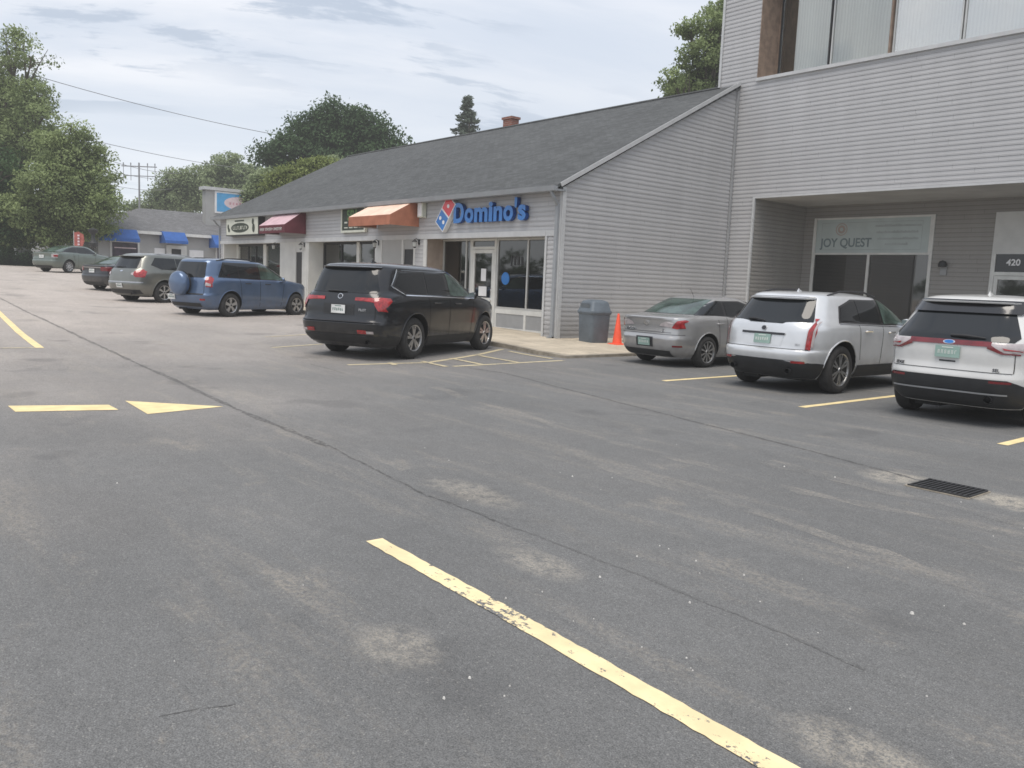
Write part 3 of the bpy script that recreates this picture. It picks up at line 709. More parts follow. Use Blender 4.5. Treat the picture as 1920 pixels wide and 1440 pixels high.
for (a, b) in ((-1.12, -.72), (-.6, .12), (.25, .95)):
    x = a
    while x < b:
        w_ = random.uniform(.05, .08); hgt = random.uniform(.09, .13); zc = -.82
        mb.box(x, x+w_*.35, -.962, -.957, zc-hgt/2, zc+hgt/2); mb.box(x, x+w_, -.962, -.957, zc+hgt/2-.025, zc+hgt/2)
        if random.random() < .6: mb.box(x, x+w_, -.962, -.957, zc-.012, zc+.012)
        x += w_+.03
mb.build('lettering', M['inkw'], v)
# signs on the shop front
def rot2(px, pz, a): return px*math.cos(a)-pz*math.sin(a), px*math.sin(a)+pz*math.cos(a)
ps = thing('shop_sign', "raised blue letters reading Domino's with a tilted red and blue domino tile", 'sign', (-19.6, YF, 3.62))
A_ = R(38)
def tile(dx0, dx1, m, name, y0, y1, inset=0.):
    # local tile axes: long axis runs up to the right
    c = Vector((-2.00, 0, .05)); ax = Vector((math.cos(R(52)), 0, math.sin(R(52)))); ay = Vector((-math.sin(R(52)), 0, math.cos(R(52))))
    h = .265-inset; P = [c+ax*(dx0+inset)+ay*h, c+ax*(dx1-inset)+ay*h, c+ax*(dx1-inset)-ay*h, c+ax*(dx0+inset)-ay*h]
    mb = MB(); mb.prism([p+Vector((0, y0, 0)) for p in P], (0, y1-y0, 0)); return mb.build(name, m, ps)
tl = tile(-.53, .53, M['signwhite'], 'tile', -.18, -.02)
tile(.0, .53, M['signred'], 'tile_face', -.186, -.181, .03); tile(-.53, 0, M['signblue'], 'tile_face', -.186, -.181, .03)
mb = MB(); ax = Vector((math.cos(R(52)), 0, math.sin(R(52)))); ay = Vector((-math.sin(R(52)), 0, math.cos(R(52)))); cc = Vector((-2.00, 0, .05))
for da, db in ((.265, 0), (-.265, .11), (-.265, -.11)):
    q = cc+ax*da+ay*db; mb.lathe([(.001, -.193), (.062, -.193), (.062, -.187)], 14, 'y', tuple(q))
mb.build('dots', M['signwhite'], tl)
# lettering: one mesh per letter
word = "Domino's"; xcur = -1.58
adv = {'D': .60, 'o': .50, 'm': .72, 'i': .24, 'n': .47, "'": .17, 's': .40}
for ch_ in word:
    me = text_mesh('\u0131' if False else ch_, .80 if ch_ != "'" else .9, .065, offset=.030, align='LEFT')
    me.materials.clear(); me.materials.append(M['signblue']); me.materials.append(M['signblue_side'])
    for pl in me.polygons:
        if abs(pl.normal.z) < .5: pl.material_index = 1
    o = bpy.data.objects.new('letter', me); COL.objects.link(o); o.parent = ps
    xs_ = [v.co.x for v in me.vertices]; w_ = max(xs_)-min(xs_)
    k = (adv[ch_]*.965-.050)/w_
    o.scale = (k, 1, 1); o.location = (xcur-min(xs_)*k, -.10, 0.0); o.rotation_euler = FACE_FRONT
    if ch_ == "'": o.location.z -= .03
    xcur += adv[ch_]*.965
ls = thing('shop_sign', 'cream box sign with a dark oval at the left end of the shops', 'sign', (-37.6, YF, 3.66))
mb = MB(); mb.box(-1.85, 1.95, -.32, -.03, -.42, .42); mb.build('sign_box', M['iron'], ls)
mb = MB(); mb.box(-1.80, 1.90, -.328, -.321, -.37, .37); fc = mb.build('sign_face', M['cream'], ls)
mb = MB()
mb.v = [(1.05*math.cos(2*math.pi*k/28)-.15, -.333, .22*math.sin(2*math.pi*k/28)-.06) for k in range(28)]; mb.f = [tuple(range(28))]; mb.m = [0]; ov = mb.build('oval', M['signdark'], fc)
mb = MB(); random.seed(5); x = -.95
while x < .6:
    w_ = .12; mb.box(x, x+.035, -.338, -.335, -.14, .02); mb.box(x, x+w_, -.338, -.335, -.01 if random.random() < .5 else -.14, .02 if random.random() < .5 else -.11); x += .17
mb.build('lettering', M['cream'], ov)
mb = MB(); mb.box(-.75, .35, -.334, -.331, .22, .29)
for (x, z, rx, rz) in ((1.35, .18, .12, .14), (1.42, -.1, .15, .2), (-1.55, .0, .1, .13), (-1.45, -.15, .12, .1)):
    mb.add([(x+rx*math.cos(2*math.pi*k/12), -.334, z+rz*math.sin(2*math.pi*k/12)) for k in range(12)], [tuple(range(12))])
mb.build('figures', M['signdark'], fc)
gs = thing('shop_sign', 'square dark sign with green leafy letters partly behind the orange awning', 'sign', (-27.5, YF, 3.70))
mb = MB(); mb.box(-.95, .85, -.14, -.03, .40, .47); mb.box(-.95, .85, -.14, -.03, -.50, -.42); mb.box(-.95, -.87, -.139, -.03, -.42, .40); mb.box(.77, .85, -.139, -.03, -.42, .40); mb.build('sign_frame', M['cream'], gs)
mb = MB(); mb.box(-.87, .77, -.12, -.03, -.42, .40); fc = mb.build('sign_face', M['signdark'], gs)
text_obj('lettering', 'SPA', .52, .004, M['signgreen'], fc, (-.08, -.125, .12), FACE_FRONT, offset=.02)
mb = MB()
for i in range(4): mb.box(-.7+.35*i, -.48+.35*i, -.126, -.121, -.16, -.1); mb.box(-.72+.37*i, -.45+.37*i, -.126, -.121, -.34, -.30)
mb.build('small_marks', M['cream'], fc)
bx = thing('wall_box', 'small cream electrical box on the siding right of the orange awning', 'utility box', (-23.02, YF, 3.84))
mb = MB(); mb.box(-.14, .14, -.20, -.02, -.25, .25); mb.build('box', M['cream'], bx, bevel=.02); mb = MB(); mb.box(-.11, .11, -.206, -.201, -.21, .21); mb.build('cover', M['signwhite'], bx)
# small wall lanterns
lan = ['left of the maroon awning post', 'right of the maroon awning', 'left of the orange awning doorway', 'right of the orange awning doorway']
for i, (x, z) in enumerate(((-34.35, 2.78), (-31.72, 2.78), (-25.85, 2.80), (-23.28, 2.80))):
    t = thing('wall_lantern', 'small black wall lantern '+lan[i], 'wall lamp', (x, YF, z), 0, 'black wall lanterns by the shop entries'); t.scale = (.8, .8, .8)
    mb = MB(); mb.box(-.05, .05, -.05, -.01, -.1, .12); mb.tube([(0, -.04, .05), (0, -.16, .16), (0, -.24, .10)], .014, 6); mb.build('bracket', M['iron'], t)
    mb = MB(); mb.lathe([(.01, .12), (.11, .02), (.12, 0), (.09, 0)], 8, 'z', (0, -.24, 0)); mb.lathe([(.075, -.19), (.05, -.23), (.001, -.25)], 8, 'z', (0, -.24, 0)); mb.build('lamp_cap', M['iron'], t)
    mb = MB(); mb.lathe([(.095, 0), (.07, -.19)], 8, 'z', (0, -.24, 0)); mb.build('lamp_glass', M['lampglass'], t)
for i in range(1):
    t = thing('wall_bracket', 'thin metal sign spotlight arm above the blue lettered sign', 'bracket', (-19.0, YF, 4.13))
    mb = MB(); mb.tube([(-.35, -.04, -.06), (-.3, -.10, -.05), (.15, -.05, .0), (.9, -.03, .03)], .018, 5); mb.build('arm', M['trim_lt'], t)

# ------------------------------------------------------------------ tall building
tb = thing('tall_building', 'tall grey sided building with upper windows above an open parking bay', 'building')
XT0, XT1, ZS, ZT = -17.17, 6.0, 4.545, 12.6
SILL, XW0 = 8.20, -15.74
hl = [(-15.52, XT1+1, -1, ZS), (XW0, XT1-1, SILL, 11.6)]
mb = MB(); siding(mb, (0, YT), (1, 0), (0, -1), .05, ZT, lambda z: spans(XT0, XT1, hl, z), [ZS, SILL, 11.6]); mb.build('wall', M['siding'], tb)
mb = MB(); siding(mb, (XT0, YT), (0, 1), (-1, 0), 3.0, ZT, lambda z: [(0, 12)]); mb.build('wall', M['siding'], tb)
mb = MB(); mb.box(XT0-.03, XT0+.05, YT-.05, YT-.021, 8.12, ZT); mb.box(-15.575, -15.50, YT-.05, YT+.02, .05, ZS-.021); mb.box(-15.575, XT1, YT-.045, YT+.02, ZS-.02, ZS+.035); mb.build('corner_trim', M['trim_lt'], tb)
mb = MB(); mb.box(-15.50, XT1, YT+.02, 25.62, ZS-.02, ZS+.03); mb.build('soffit', M['soffit'], tb)
mb = MB(); siding(mb, (-15.50, YT), (0, 1), (1, 0), .05, ZS-.02, lambda z: [(0.02, 2.98)]); mb.build('wall', M['siding_shade'], tb)
YB = 25.60
hb = [(-15.12, -11.22, -1, 4.13), (-9.55, -6.5, -1, 4.12)]
mb = MB(); siding(mb, (0, YB), (1, 0), (0, -1), .05, ZS-.02, lambda z: spans(-15.5, XT1, hb, z), [4.13, 4.12]); mb.build('wall', M['siding_shade'], tb)
mb = MB(); mb.quad((XT0, 34.6, -1), (XT1, 34.6, -1), (XT1, 34.6, ZT), (XT0, 34.6, ZT)); mb.quad((XT1, YT, ZS), (XT1, 34.6, ZS), (XT1, 34.6, ZT), (XT1, YT, ZT)); mb.quad((XT1, YB, -1), (XT1, 34.6, -1), (XT1, 34.6, ZS), (XT1, YB, ZS)); mb.build('wall', M['siding'], tb)
mb = MB(); mb.box(XT0, XT1, YT-.06, YT+12, ZT, ZT+.25); mb.build('roof', M['trim'], tb)
# bay window with sign panel
bw = MB()
for a, b in ((-15.13, -15.03), (-13.21, -13.13), (-11.30, -11.21)): bw.box(a, b, YB-.05, YB+.04, .12, 2.94)
bw.box(-15.13, -15.03, YB-.055, YB+.04, 2.94, 4.13); bw.box(-11.34, -11.21, YB-.055, YB+.04, 2.94, 4.13); bw.box(-15.03, -11.34, YB-.048, YB+.04, 4.07, 4.13); bw.box(-15.03, -11.34, YB-.048, YB+.04, 2.94, 3.0)
bw = bw.build('window_frame', M['white'], tb)
pane(bw, -15.03, -13.21, .12, 2.94, YB, M['panedk']); pane(bw, -13.13, -11.30, .12, 2.94, YB, M['panedk'])
room(tb, -15.2, -11.2, YB+.06, YB+4, .1, 4.1, M['dark'])
js = thing('shop_sign', 'pale green panel sign reading JOY QUEST above the dark windows of the parking bay', 'sign', (-13.18, YB, 3.53))
mb = MB(); mb.box(-1.84, 1.83, -.035, .03, -.53, .54); fc = mb.build('sign_panel', mat('pale_green_panel', (.47, .53, .52), .6, var=.05, scale=2), js)
ink = mat('grey_green_ink', (.20, .25, .26), .6, var=.1); inkf = mat('faint_ink', (.38, .42, .42), .6, var=.1)
text_obj('lettering', 'JOY QUEST', .37, .003, ink, fc, (-.80, -.04, -.22), FACE_FRONT, offset=.008).scale = (.92, 1.05, 1)
mb = MB(); rr = .20
for (ra, rb, m_) in ((.17, .20, 0), (.06, .13, 0)):
    mb.add([(-.97+r_*math.cos(2*math.pi*k/24), -.04, .22+r_*math.sin(2*math.pi*k/24)) for r_ in (ra, rb) for k in range(24)], [(k, (k+1) % 24, 24+(k+1) % 24, 24+k) for k in range(24)])
mb.build('emblem', mat('tan_ink', (.42, .34, .30), .6, var=.1), fc)
random.seed(9)
for z, a, b in ((.30, .15, 1.55), (.10, .2, 1.5), (-.10, .25, 1.5), (-.27, .5, 1.15)):
    x = a; mb = MB(); prev = None
    while x < b:          # each line of small print is one unbroken strip with ascenders
        w_ = random.uniform(.03, .06); h_ = random.choice([.03, .03, .05]); mb.add([(x, -.0405, z-.025), (x+w_+.012, -.0405, z-.025), (x+w_+.012, -.0405, z+.006), (x+w_, -.0405, z+h_), (x, -.0405, z+h_)], [(0, 1, 2, 3, 4)]); x += w_+.012
    bm_ = mb.build('fine_print', inkf, fc)
mb = MB(); mb.add([(-1.66, -.039, -.44), (1.62, -.039, -.44), (1.62, -.039, .44), (-1.66, -.039, .44), (-1.645, -.039, -.425), (1.605, -.039, -.425), (1.605, -.039, .425), (-1.645, -.039, .425)], [(0, 1, 5, 4), (1, 2, 6, 5), (2, 3, 7, 6), (3, 0, 4, 7)]); mb.build('border', inkf, fc)
t = thing('wall_lamp', 'small dark dome lamp on the recess wall between the sign and the door', 'wall lamp', (-10.84, YB, 2.62))
mb = MB(); mb.box(-.09, .09, -.05, -.01, -.28, .0); mb.build('backplate', M['trim'], t)
mb = MB(); mb.lathe([(.001, .15), (.09, .12), (.12, .03), (.11, -.04)], 14, 'z', (0, -.13, 0)); mb.build('lamp_shade', M['iron'], t, smooth=True)
# door at right
mb = MB(); mb.box(-9.56, -6.49, YB-.03, YB+.04, 2.96, 4.13); mb.build('door_panel', M['whitewall'], tb)
mb = MB(); mb.box(-9.55, -9.44, YB-.06, YB+.04, .12, 2.96); mb.box(-8.2, -8.1, YB-.06, YB+.04, .12, 2.96); mb.box(-9.44, -8.2, YB-.06, YB+.04, 2.36, 2.46); df = mb.build('door_frame', M['white'], tb)
pane(df, -9.44, -8.2, 2.46, 2.96, YB-.02, M['glass']); room(tb, -9.5, -6.6, YB+.06, YB+3, .1, 2.96, M['dark'])
dr = frame(tb, -9.43, -8.21, .14, 2.35, YB-.02, (), .10, M['white'], 'door'); pane(dr, -9.33, -8.31, .24, 2.25, YB-.02, M['panedk'])
text_obj('house_number', '420', .24, .004, M['signwhite'], df, (-8.98, YB-.035, 2.72), FACE_FRONT, offset=.006)
wf = frame(tb, -8.1, -6.55, .14, 2.95, YB-.02, (-7.3,), .08, M['white']); pane(wf, -8.02, -6.63, .2, 2.88, YB-.02, M['panedk'])
# upper windows
YW = YT+.95
mb = MB(); mb.box(XW0-.02, XW0+.0, YT-.03, YW+.05, SILL-.05, 11.6); mb.box(XW0, XW0+.05, YW-.02, YW+.05, SILL, 11.6)
mb.build('wood_jamb', M['wood'], tb)
mb = MB(); mb.box(XW0-.03, XT1, YT-.08, YT+.06, SILL-.10, SILL-.005); mb.box(XW0, XT1, YT+.06, YW+.02, SILL-.06, SILL-.01); mb.build('sill', M['trim_lt'], tb)
px = [XW0+.05, -13.92, -12.03, -10.13, -8.24, -6.35, -4.4, -2.4]
M['pane_up'] = pane_mat('upper_pane', (.93, .95, .94), .90); M['pane_sky'] = pane_mat('sky_lit_pane', (.93, .95, .94), .62)
for i in range(7):
    a, b = px[i], px[i+1]
    wf = frame(tb, a+.02, b-.02, SILL, 11.55, YW, (), .045, M['alu'] if i != 0 else M['iron'], 'window_frame')
    pane(wf, a+.07, b-.07, SILL+.04, 11.5, YW, M['pane_up'] if i < 2 else M['pane_sky'])
    if i % 2: pass
    if i in (1, 3, 5):
        mb = MB(); mb.box(b-.06, b-.01, YW-.12, YW+.03, SILL, 11.55); mb.build('wood_post', M['wood'], tb)
for (a, b) in ((XW0+.50, -12.1), (-11.95, -8.3), (-8.2, -4.4), (-4.3, 5)):
    mb = MB(); n = int((b-a)/.095)
    for k in range(n):
        x = a+k*.095; s = .04*math.cos(k*.7)
        mb.quad((x, YW+.18+random.uniform(-.01, .01), SILL+.02), (x+.088, YW+.22+s*.4, SILL+.02), (x+.088, YW+.22+s*.4, 11.4), (x, YW+.18, 11.4))
    mb.build('blinds', M['blind'], tb)
room(tb, XW0, XT1, YW+.3, YW+3.5, SILL-.05, 11.7, M['dark'])
mb = MB(); mb.quad((XW0, YT, 11.6), (XT1, YT, 11.6), (XT1, YW+3, 11.6), (XW0, YW+3, 11.6)); mb.build('soffit', M['soffit'], tb)

# ------------------------------------------------------------------ bin and cone
b_ = thing('trash_bin', 'grey square plastic trash bin with domed lid against the end wall', 'trash bin', (-15.45, 15.72, .10), R(-8))
def rbox_ring(hw, z, c=.07, n=4):
    pts = []
    for sx, sy, a0 in ((1, 1, 0), (-1, 1, 90), (-1, -1, 180), (1, -1, 270)):
        for k in range(n+1):
            q = R(a0+90*k/n); pts.append((sx*(hw-c)+c*math.cos(q), sy*(hw-c)+c*math.sin(q), z))
    return pts
def ringloft(rings, cap=True):
    mb = MB(); n = len(rings[0])
    for r in rings: mb.v += r
    mb.f = [(i*n+k, i*n+(k+1) % n, (i+1)*n+(k+1) % n, (i+1)*n+k) for i in range(len(rings)-1) for k in range(n)]
    if cap: mb.f += [tuple(range(n))[::-1], tuple((len(rings)-1)*n+k for k in range(n))]
    mb.m = [0]*len(mb.f); return mb
ringloft([rbox_ring(.27, 0), rbox_ring(.29, .06), rbox_ring(.315, .76), rbox_ring(.335, .78), rbox_ring(.335, .82)]).build('bin_body', M['bin'], b_, True)
lid = ringloft([rbox_ring(.335, .80), rbox_ring(.345, .81), rbox_ring(.345, .85), rbox_ring(.32, .88), rbox_ring(.28, 1.06), rbox_ring(.25, 1.11), rbox_ring(.16, 1.145), rbox_ring(.08, 1.15, .03)]).build('lid', M['bin'], b_, True)
mb = MB(); mb.obox((0, -.313, .97), .2, .006, .08, (1, 0, 0), (0, 1, .2), (0, -.2, 1)); mb.build('flap', M['bin'], lid)
cn = thing('traffic_cone', 'slim orange traffic cone standing beside the grey trash bin', 'traffic cone', (-14.80, 15.95, .10))
mb = MB(); mb.lathe([(.13, .03), (.125, .06), (.03, .80), (.02, .82), (.001, .82)], 20); mb.build('cone_body', M['cone'], cn, True)
ringloft([rbox_ring(.19, 0, .05), rbox_ring(.19, .03, .05), rbox_ring(.15, .045, .05)]).build('base', M['cone'], cn)

# ------------------------------------------------------------------ cars
def pchip(xs, ys, x):
    xs = np.array(xs, float); ys = np.array(ys, float); h = np.diff(xs); d = np.diff(ys)/h
    m = np.zeros(len(xs))
    for i in range(1, len(xs)-1):
        if d[i-1]*d[i] > 0: m[i] = 2*d[i-1]*d[i]/(d[i-1]+d[i])
    m[0], m[-1] = d[0], d[-1]
    x = min(max(x, xs[0]), xs[-1]); i = min(max(int(np.searchsorted(xs, x)-1), 0), len(xs)-2)
    t = (x-xs[i])/h[i]
    return float((2*t**3-3*t**2+1)*ys[i]+(t**3-2*t**2+t)*h[i]*m[i]+(-2*t**3+3*t**2)*ys[i+1]+(t**3-t**2)*h[i]*m[i+1])
class Body:
    """car shell: x forward from the rear axle, y left, z up; horizontal slices are rounded rectangles"""
    def __init__(s, tab, nr=5.5, nf=3.6, ngh=4.5, zbelt=1.1):
        s.tab = tab; s.z = [r[0] for r in tab]; s.nr, s.nf, s.ngh, s.zb = nr, nf, ngh, zbelt; s.cache = {}
    def par(s, z):
        return [pchip(s.z, [r[i] for r in s.tab], z) for i in (1, 2, 3)]
    def outline(s, z):
        k = round(z, 4)
        if k in s.cache: return s.cache[k]
        xr, xf, w = s.par(z); xm = (xr+xf)/2; t = min(max((z-s.zb+.12)/.2, 0), 1)
        nr = s.nr*(1-t)+s.ngh*t; nf = s.nf*(1-t)+(s.ngh-.8)*t
        th = np.linspace(0, np.pi, 721); c, sn = np.cos(th), np.sin(th)
        e = np.where(c > 0, nr, nf)
        x = xm-np.sign(c)*(xm-xr)*np.abs(c)**(2/e)
        y = w*np.abs(sn)**(2/e)
        ss = np.concatenate([[0], np.cumsum(np.hypot(np.diff(x), np.diff(y)))])
        s.cache[k] = (ss, x, y); return s.cache[k]
    def P(s, sv, z):            # sv signed arclength: + right side (y<0), - left side
        ss, x, y = s.outline(z); a = abs(sv)
        if a > ss[-1]: a = 2*ss[-1]-a; sv = -sv
        return Vector((float(np.interp(a, ss, x)), -math.copysign(1, sv)*float(np.interp(a, ss, y)), z))
    def S(s, kind, a, z):
        ss, x, y = s.outline(z)
        if kind == 'R': return float(np.interp(a, x, ss))
        if kind == 'L': return -float(np.interp(a, x, ss))
        i = int(np.argmax(y))
        if kind == 'B': return float(np.interp(min(abs(a), y[i]*.9995), y[:i+1], ss[:i+1]))*(1 if a >= 0 else -1)   # a>0 = right
        if kind == 'F': return float(np.interp(min(abs(a), y[i]*.9995), y[i:][::-1], ss[i:][::-1])) if a >= 0 else 2*float(ss[-1])-float(np.interp(min(abs(a), y[i]*.9995), y[i:][::-1], ss[i:][::-1]))
    def nrm(s, sv, z):
        e = .01; z2 = min(z+e, s.z[-1]-1e-3); z1 = z2-2*e
        def rel(zz): # follow nearly the same lateral location when moving in z
            L0 = s.outline(z)[0][-1]; L1 = s.outline(zz)[0][-1]; return s.P(sv*L1/L0, zz)
        a = s.P(sv+e, z)-s.P(sv-e, z); b = rel(z2)-rel(z1); n = a.cross(b)
        if n.length < 1e-9: return Vector((0, 0, 1))
        n.normalize(); c = s.P(sv, z)-Vector((1.2, 0, z-.3))
        return n if n.dot(c) > 0 else -n
    def at(s, kind, a, z, off=0.):
        sv = s.S(kind, a, z); return s.P(sv, z)+s.nrm(sv, z)*off
    def shell(s, name, m, parent, wheels, well_r):
        zs = sorted(set([round(v, 4) for v in s.z]+[round(s.z[0]+(s.z[-1]-s.z[0])*i/46, 4) for i in range(47)]))
        zs = [z for i, z in enumerate(zs) if i == 0 or z-zs[i-1] > .006 or i == len(zs)-1]
        K = 72; mb = MB()
        for z in zs:
            ss, x, y = s.outline(z)
            u = np.linspace(0, 1, K+1); u = u+0.035*np.sin(2*np.pi*u)*0
            xs = np.interp(u*ss[-1], ss, x); ys = np.interp(u*ss[-1], ss, y)
            mb.v += [(float(a), -float(b), z) for a, b in zip(xs, ys)]+[(float(a), float(b), z) for a, b in list(zip(xs, ys))[1:-1][::-1]]
        n = 2*K
        mb.f = [(i*n+k, i*n+(k+1) % n, (i+1)*n+(k+1) % n, (i+1)*n+k) for i in range(len(zs)-1) for k in range(n)]
        mb.f += [tuple(range(n))[::-1], tuple((len(zs)-1)*n+k for k in range(n))]; mb.m = [0]*len(mb.f)
        o = mb.build(name, [m, M['well']], None)
        cut = MB(); wmax = max(r[3] for r in s.tab)
        for (x, r) in wheels:
            for sg in (-1, 1):
                cut.mi = 1
                c = MB(); cut.lathe([(.001, sg*(wmax-.34)), (well_r, sg*(wmax-.34)), (well_r, sg*(wmax+.2)), (.001, sg*(wmax+.2))], 40, 'y', (x, 0, r+.015))
        co = cut.build('cutter', [m, M['well']], None)
        bo = o.modifiers.new('b', 'BOOLEAN'); bo.operation = 'DIFFERENCE'; bo.object = co; bo.solver = 'EXACT'
        bpy.context.view_layer.update()
        me = bpy.data.meshes.new_from_object(o.evaluated_get(bpy.context.evaluated_depsgraph_get()))
        me.name = name; o.modifiers.clear(); o.data = me
        bpy.data.objects.remove(co)
        me.shade_smooth(); me.set_sharp_from_angle(angle=R(32))
        o.parent = parent; return o
def panel(B, name, poly, off, m, parent, dz=.035, ds=.07):
    """poly: list of (kind, a, z), z-convex; laid on the shell and lifted by off"""
    n = len(poly); z0 = min(p[2] for p in poly); z1 = max(p[2] for p in poly)
    zs = sorted({*[p[2] for p in poly], *[z0+(z1-z0)*i/max(1, math.ceil((z1-z0)/dz)) for i in range(1, max(1, math.ceil((z1-z0)/dz)))]})
    zs = [z for i, z in enumerate(zs) if i == 0 or z-zs[i-1] > 1e-4]
    rows = []
    for z in zs:
        zz = min(max(z, z0+1e-5), z1-1e-5); xs = []
        for i in range(n):
            p, q = poly[i], poly[(i+1) % n]
            if (p[2] <= zz < q[2]) or (q[2] <= zz < p[2]):
                t = (zz-p[2])/(q[2]-p[2])
                if p[0] == q[0]: xs.append(B.S(p[0], p[1]+(q[1]-p[1])*t, z))
                else: xs.append(B.S(p[0], p[1], z)*(1-t)+B.S(q[0], q[1], z)*t)
        rows.append((z, min(xs), max(xs)))
    k = max(2, math.ceil(max(b-a for _, a, b in rows)/ds)+1); mb = MB()
    for z, a, b in rows:
        for i in range(k):
            sv = a+(b-a)*i/(k-1); mb.v.append(tuple(B.P(sv, z)+B.nrm(sv, z)*off))
    mb.f = [(r*k+i, r*k+i+1, (r+1)*k+i+1, (r+1)*k+i) for r in range(len(rows)-1) for i in range(k-1)]; mb.m = [0]*len(mb.f)
    o = mb.build(name, m, parent, True, 60); return o
def sym(poly): return [({'R': 'L', 'L': 'R'}.get(k, k), a if k in 'RL' else -a, z) for k, a, z in poly]
def rect(k, a0, a1, z0, z1): return [(k, a0, z0), (k, a1, z0), (k, a1, z1), (k, a0, z1)]

def make_wheel(parent, x, y, r, rim_r, style, sg):
    """sg: -1 right side (outer face towards -y)"""
    def Q(prof): return [(a, sg*h) for a, h in prof]
    mb = MB(); mb.lathe(Q([(rim_r-.03, -.20), (rim_r-.05, -.02), (.001, -.02)]), 28, 'y', (0, 0, 0)); wh = mb.build('wheel', M['well'], parent, True)
    wh.location = (x, y, r)
    mb = MB(); mb.lathe(Q([(rim_r, -.01), (rim_r+.02, .006), (r-.045, .010), (r-.012, -.010), (r, -.035), (r, -.175), (r-.02, -.205), (rim_r, -.215)]), 40, 'y'); mb.build('tyre', M['rubber'], wh, True, 50)
    mb = MB(); mb.lathe(Q([(rim_r-.028, -.06), (rim_r-.012, -.004), (rim_r+.004, .004), (rim_r+.006, -.02), (rim_r-.01, -.10)]), 36, 'y')
    n, tw, w0, w1, lean = style
    for i in range(n):
        for t in ((-1, 1) if tw else (0,)):
            a = 2*math.pi*i/n+R(90)+t*tw; d = Vector((math.cos(a), 0, math.sin(a))); e = Vector((-d.z, 0, d.x))
            a2 = 2*math.pi*i/n+R(90)+t*tw*.35; s0 = Vector((math.cos(a2), 0, math.sin(a2)))*.035
            p1 = d*(rim_r-.02); yo, yi = sg*-.012, sg*-.05
            mb.add([s0-e*w0+Vector((0, yo, 0)), s0+e*w0+Vector((0, yo, 0)), p1+e*w1+Vector((0, yo, 0)), p1-e*w1+Vector((0, yo, 0)), s0-e*w0+Vector((0, yi, 0)), s0+e*w0+Vector((0, yi, 0)), p1+e*w1+Vector((0, yi, 0)), p1-e*w1+Vector((0, yi, 0))],
                   [(0, 1, 2, 3), (0, 4, 5, 1), (2, 6, 7, 3), (1, 5, 6, 2), (0, 3, 7, 4)])
    mb.lathe(Q([(.001, .0), (.045, -.002), (.055, -.03)]), 16, 'y')
    mb.build('rim', M['rim'], wh, False)
    mb = MB(); mb.lathe(Q([(.001, .004), (.026, .002), (.028, -.01)]), 14, 'y'); mb.build('hub_cap', M['rimd'], wh)
    return wh
def plate(B, parent, z, m, ink, y=0., seed=1, hw=.152, off=.02):
    p = B.at('B', -y, z, off); n = B.nrm(B.S('B', -y, z), z); n = Vector((n.x, 0, n.z)).normalized(); up = Vector((-n.z, 0, n.x)) if n.x < 0 else Vector((n.z, 0, -n.x))
    up = Vector((0, 0, 1))-n*n.z; up.normalize(); lat = Vector((0, 1, 0))
    mb = MB(); mb.obox(p, .006, hw, .076, n, lat, up); pl = mb.build('licence_plate', m, parent)
    mb = MB(); rnd = random.Random(seed); q = p+n*.008
    for i in range(6):
        c = q-lat*(-.105+.042*i)*1
        mb.obox(c-up*.005+lat*.010, .001, .0035, .024, n, lat, up); 
        if rnd.random() < .8: mb.obox(c-up*.005-lat*.006, .001, .0035, .024, n, lat, up)
        mb.obox(c-up*.005+up*rnd.choice([.022, -.022]), .001, .012, .004, n, lat, up)
        if rnd.random() < .7: mb.obox(c-up*.005, .001, .011, .004, n, lat, up)
    mb.obox(q+up*.055, .001, .07, .006, n, lat, up); mb.build('plate_lettering', ink, pl)
    return pl
def loft_bar(parent, name, pts, r, m, seg=6):
    mb = MB(); mb.tube(pts, r, seg); return mb.build(name, m, parent, True)
def mirror(parent, x, y, z, m, sg):
    mb = MB(); c = Vector((x, y+sg*.10, z))
    rings = []
    for t, kx, kz in ((-.09, .35, .5), (-.06, .8, .85), (0, 1, 1), (.06, .95, .95), (.085, .6, .7)):
        rings.append([(c.x+.055*kx*math.cos(q), c.y+sg*t, c.z+.075*kz*math.sin(q)) for q in [2*math.pi*i/12 for i in range(12)]])
    o = ringloft(rings).build('mirror', m, parent, True)
    mb = MB(); mb.obox((x+.01, y+sg*.0, z-.05), .03, .06, .02, (1, 0, 0), (0, 1, 0), (0, 0, 1)); mb.build('mirror_stalk', M['black'], o)
    mb = MB(); mb.obox((x-.056, y+sg*.10, z), .002, .07, .055, (1, 0, 0), (0, 1, 0), (0, 0, 1)); mb.build('mirror_glass', M['chrome'], o)
    return o

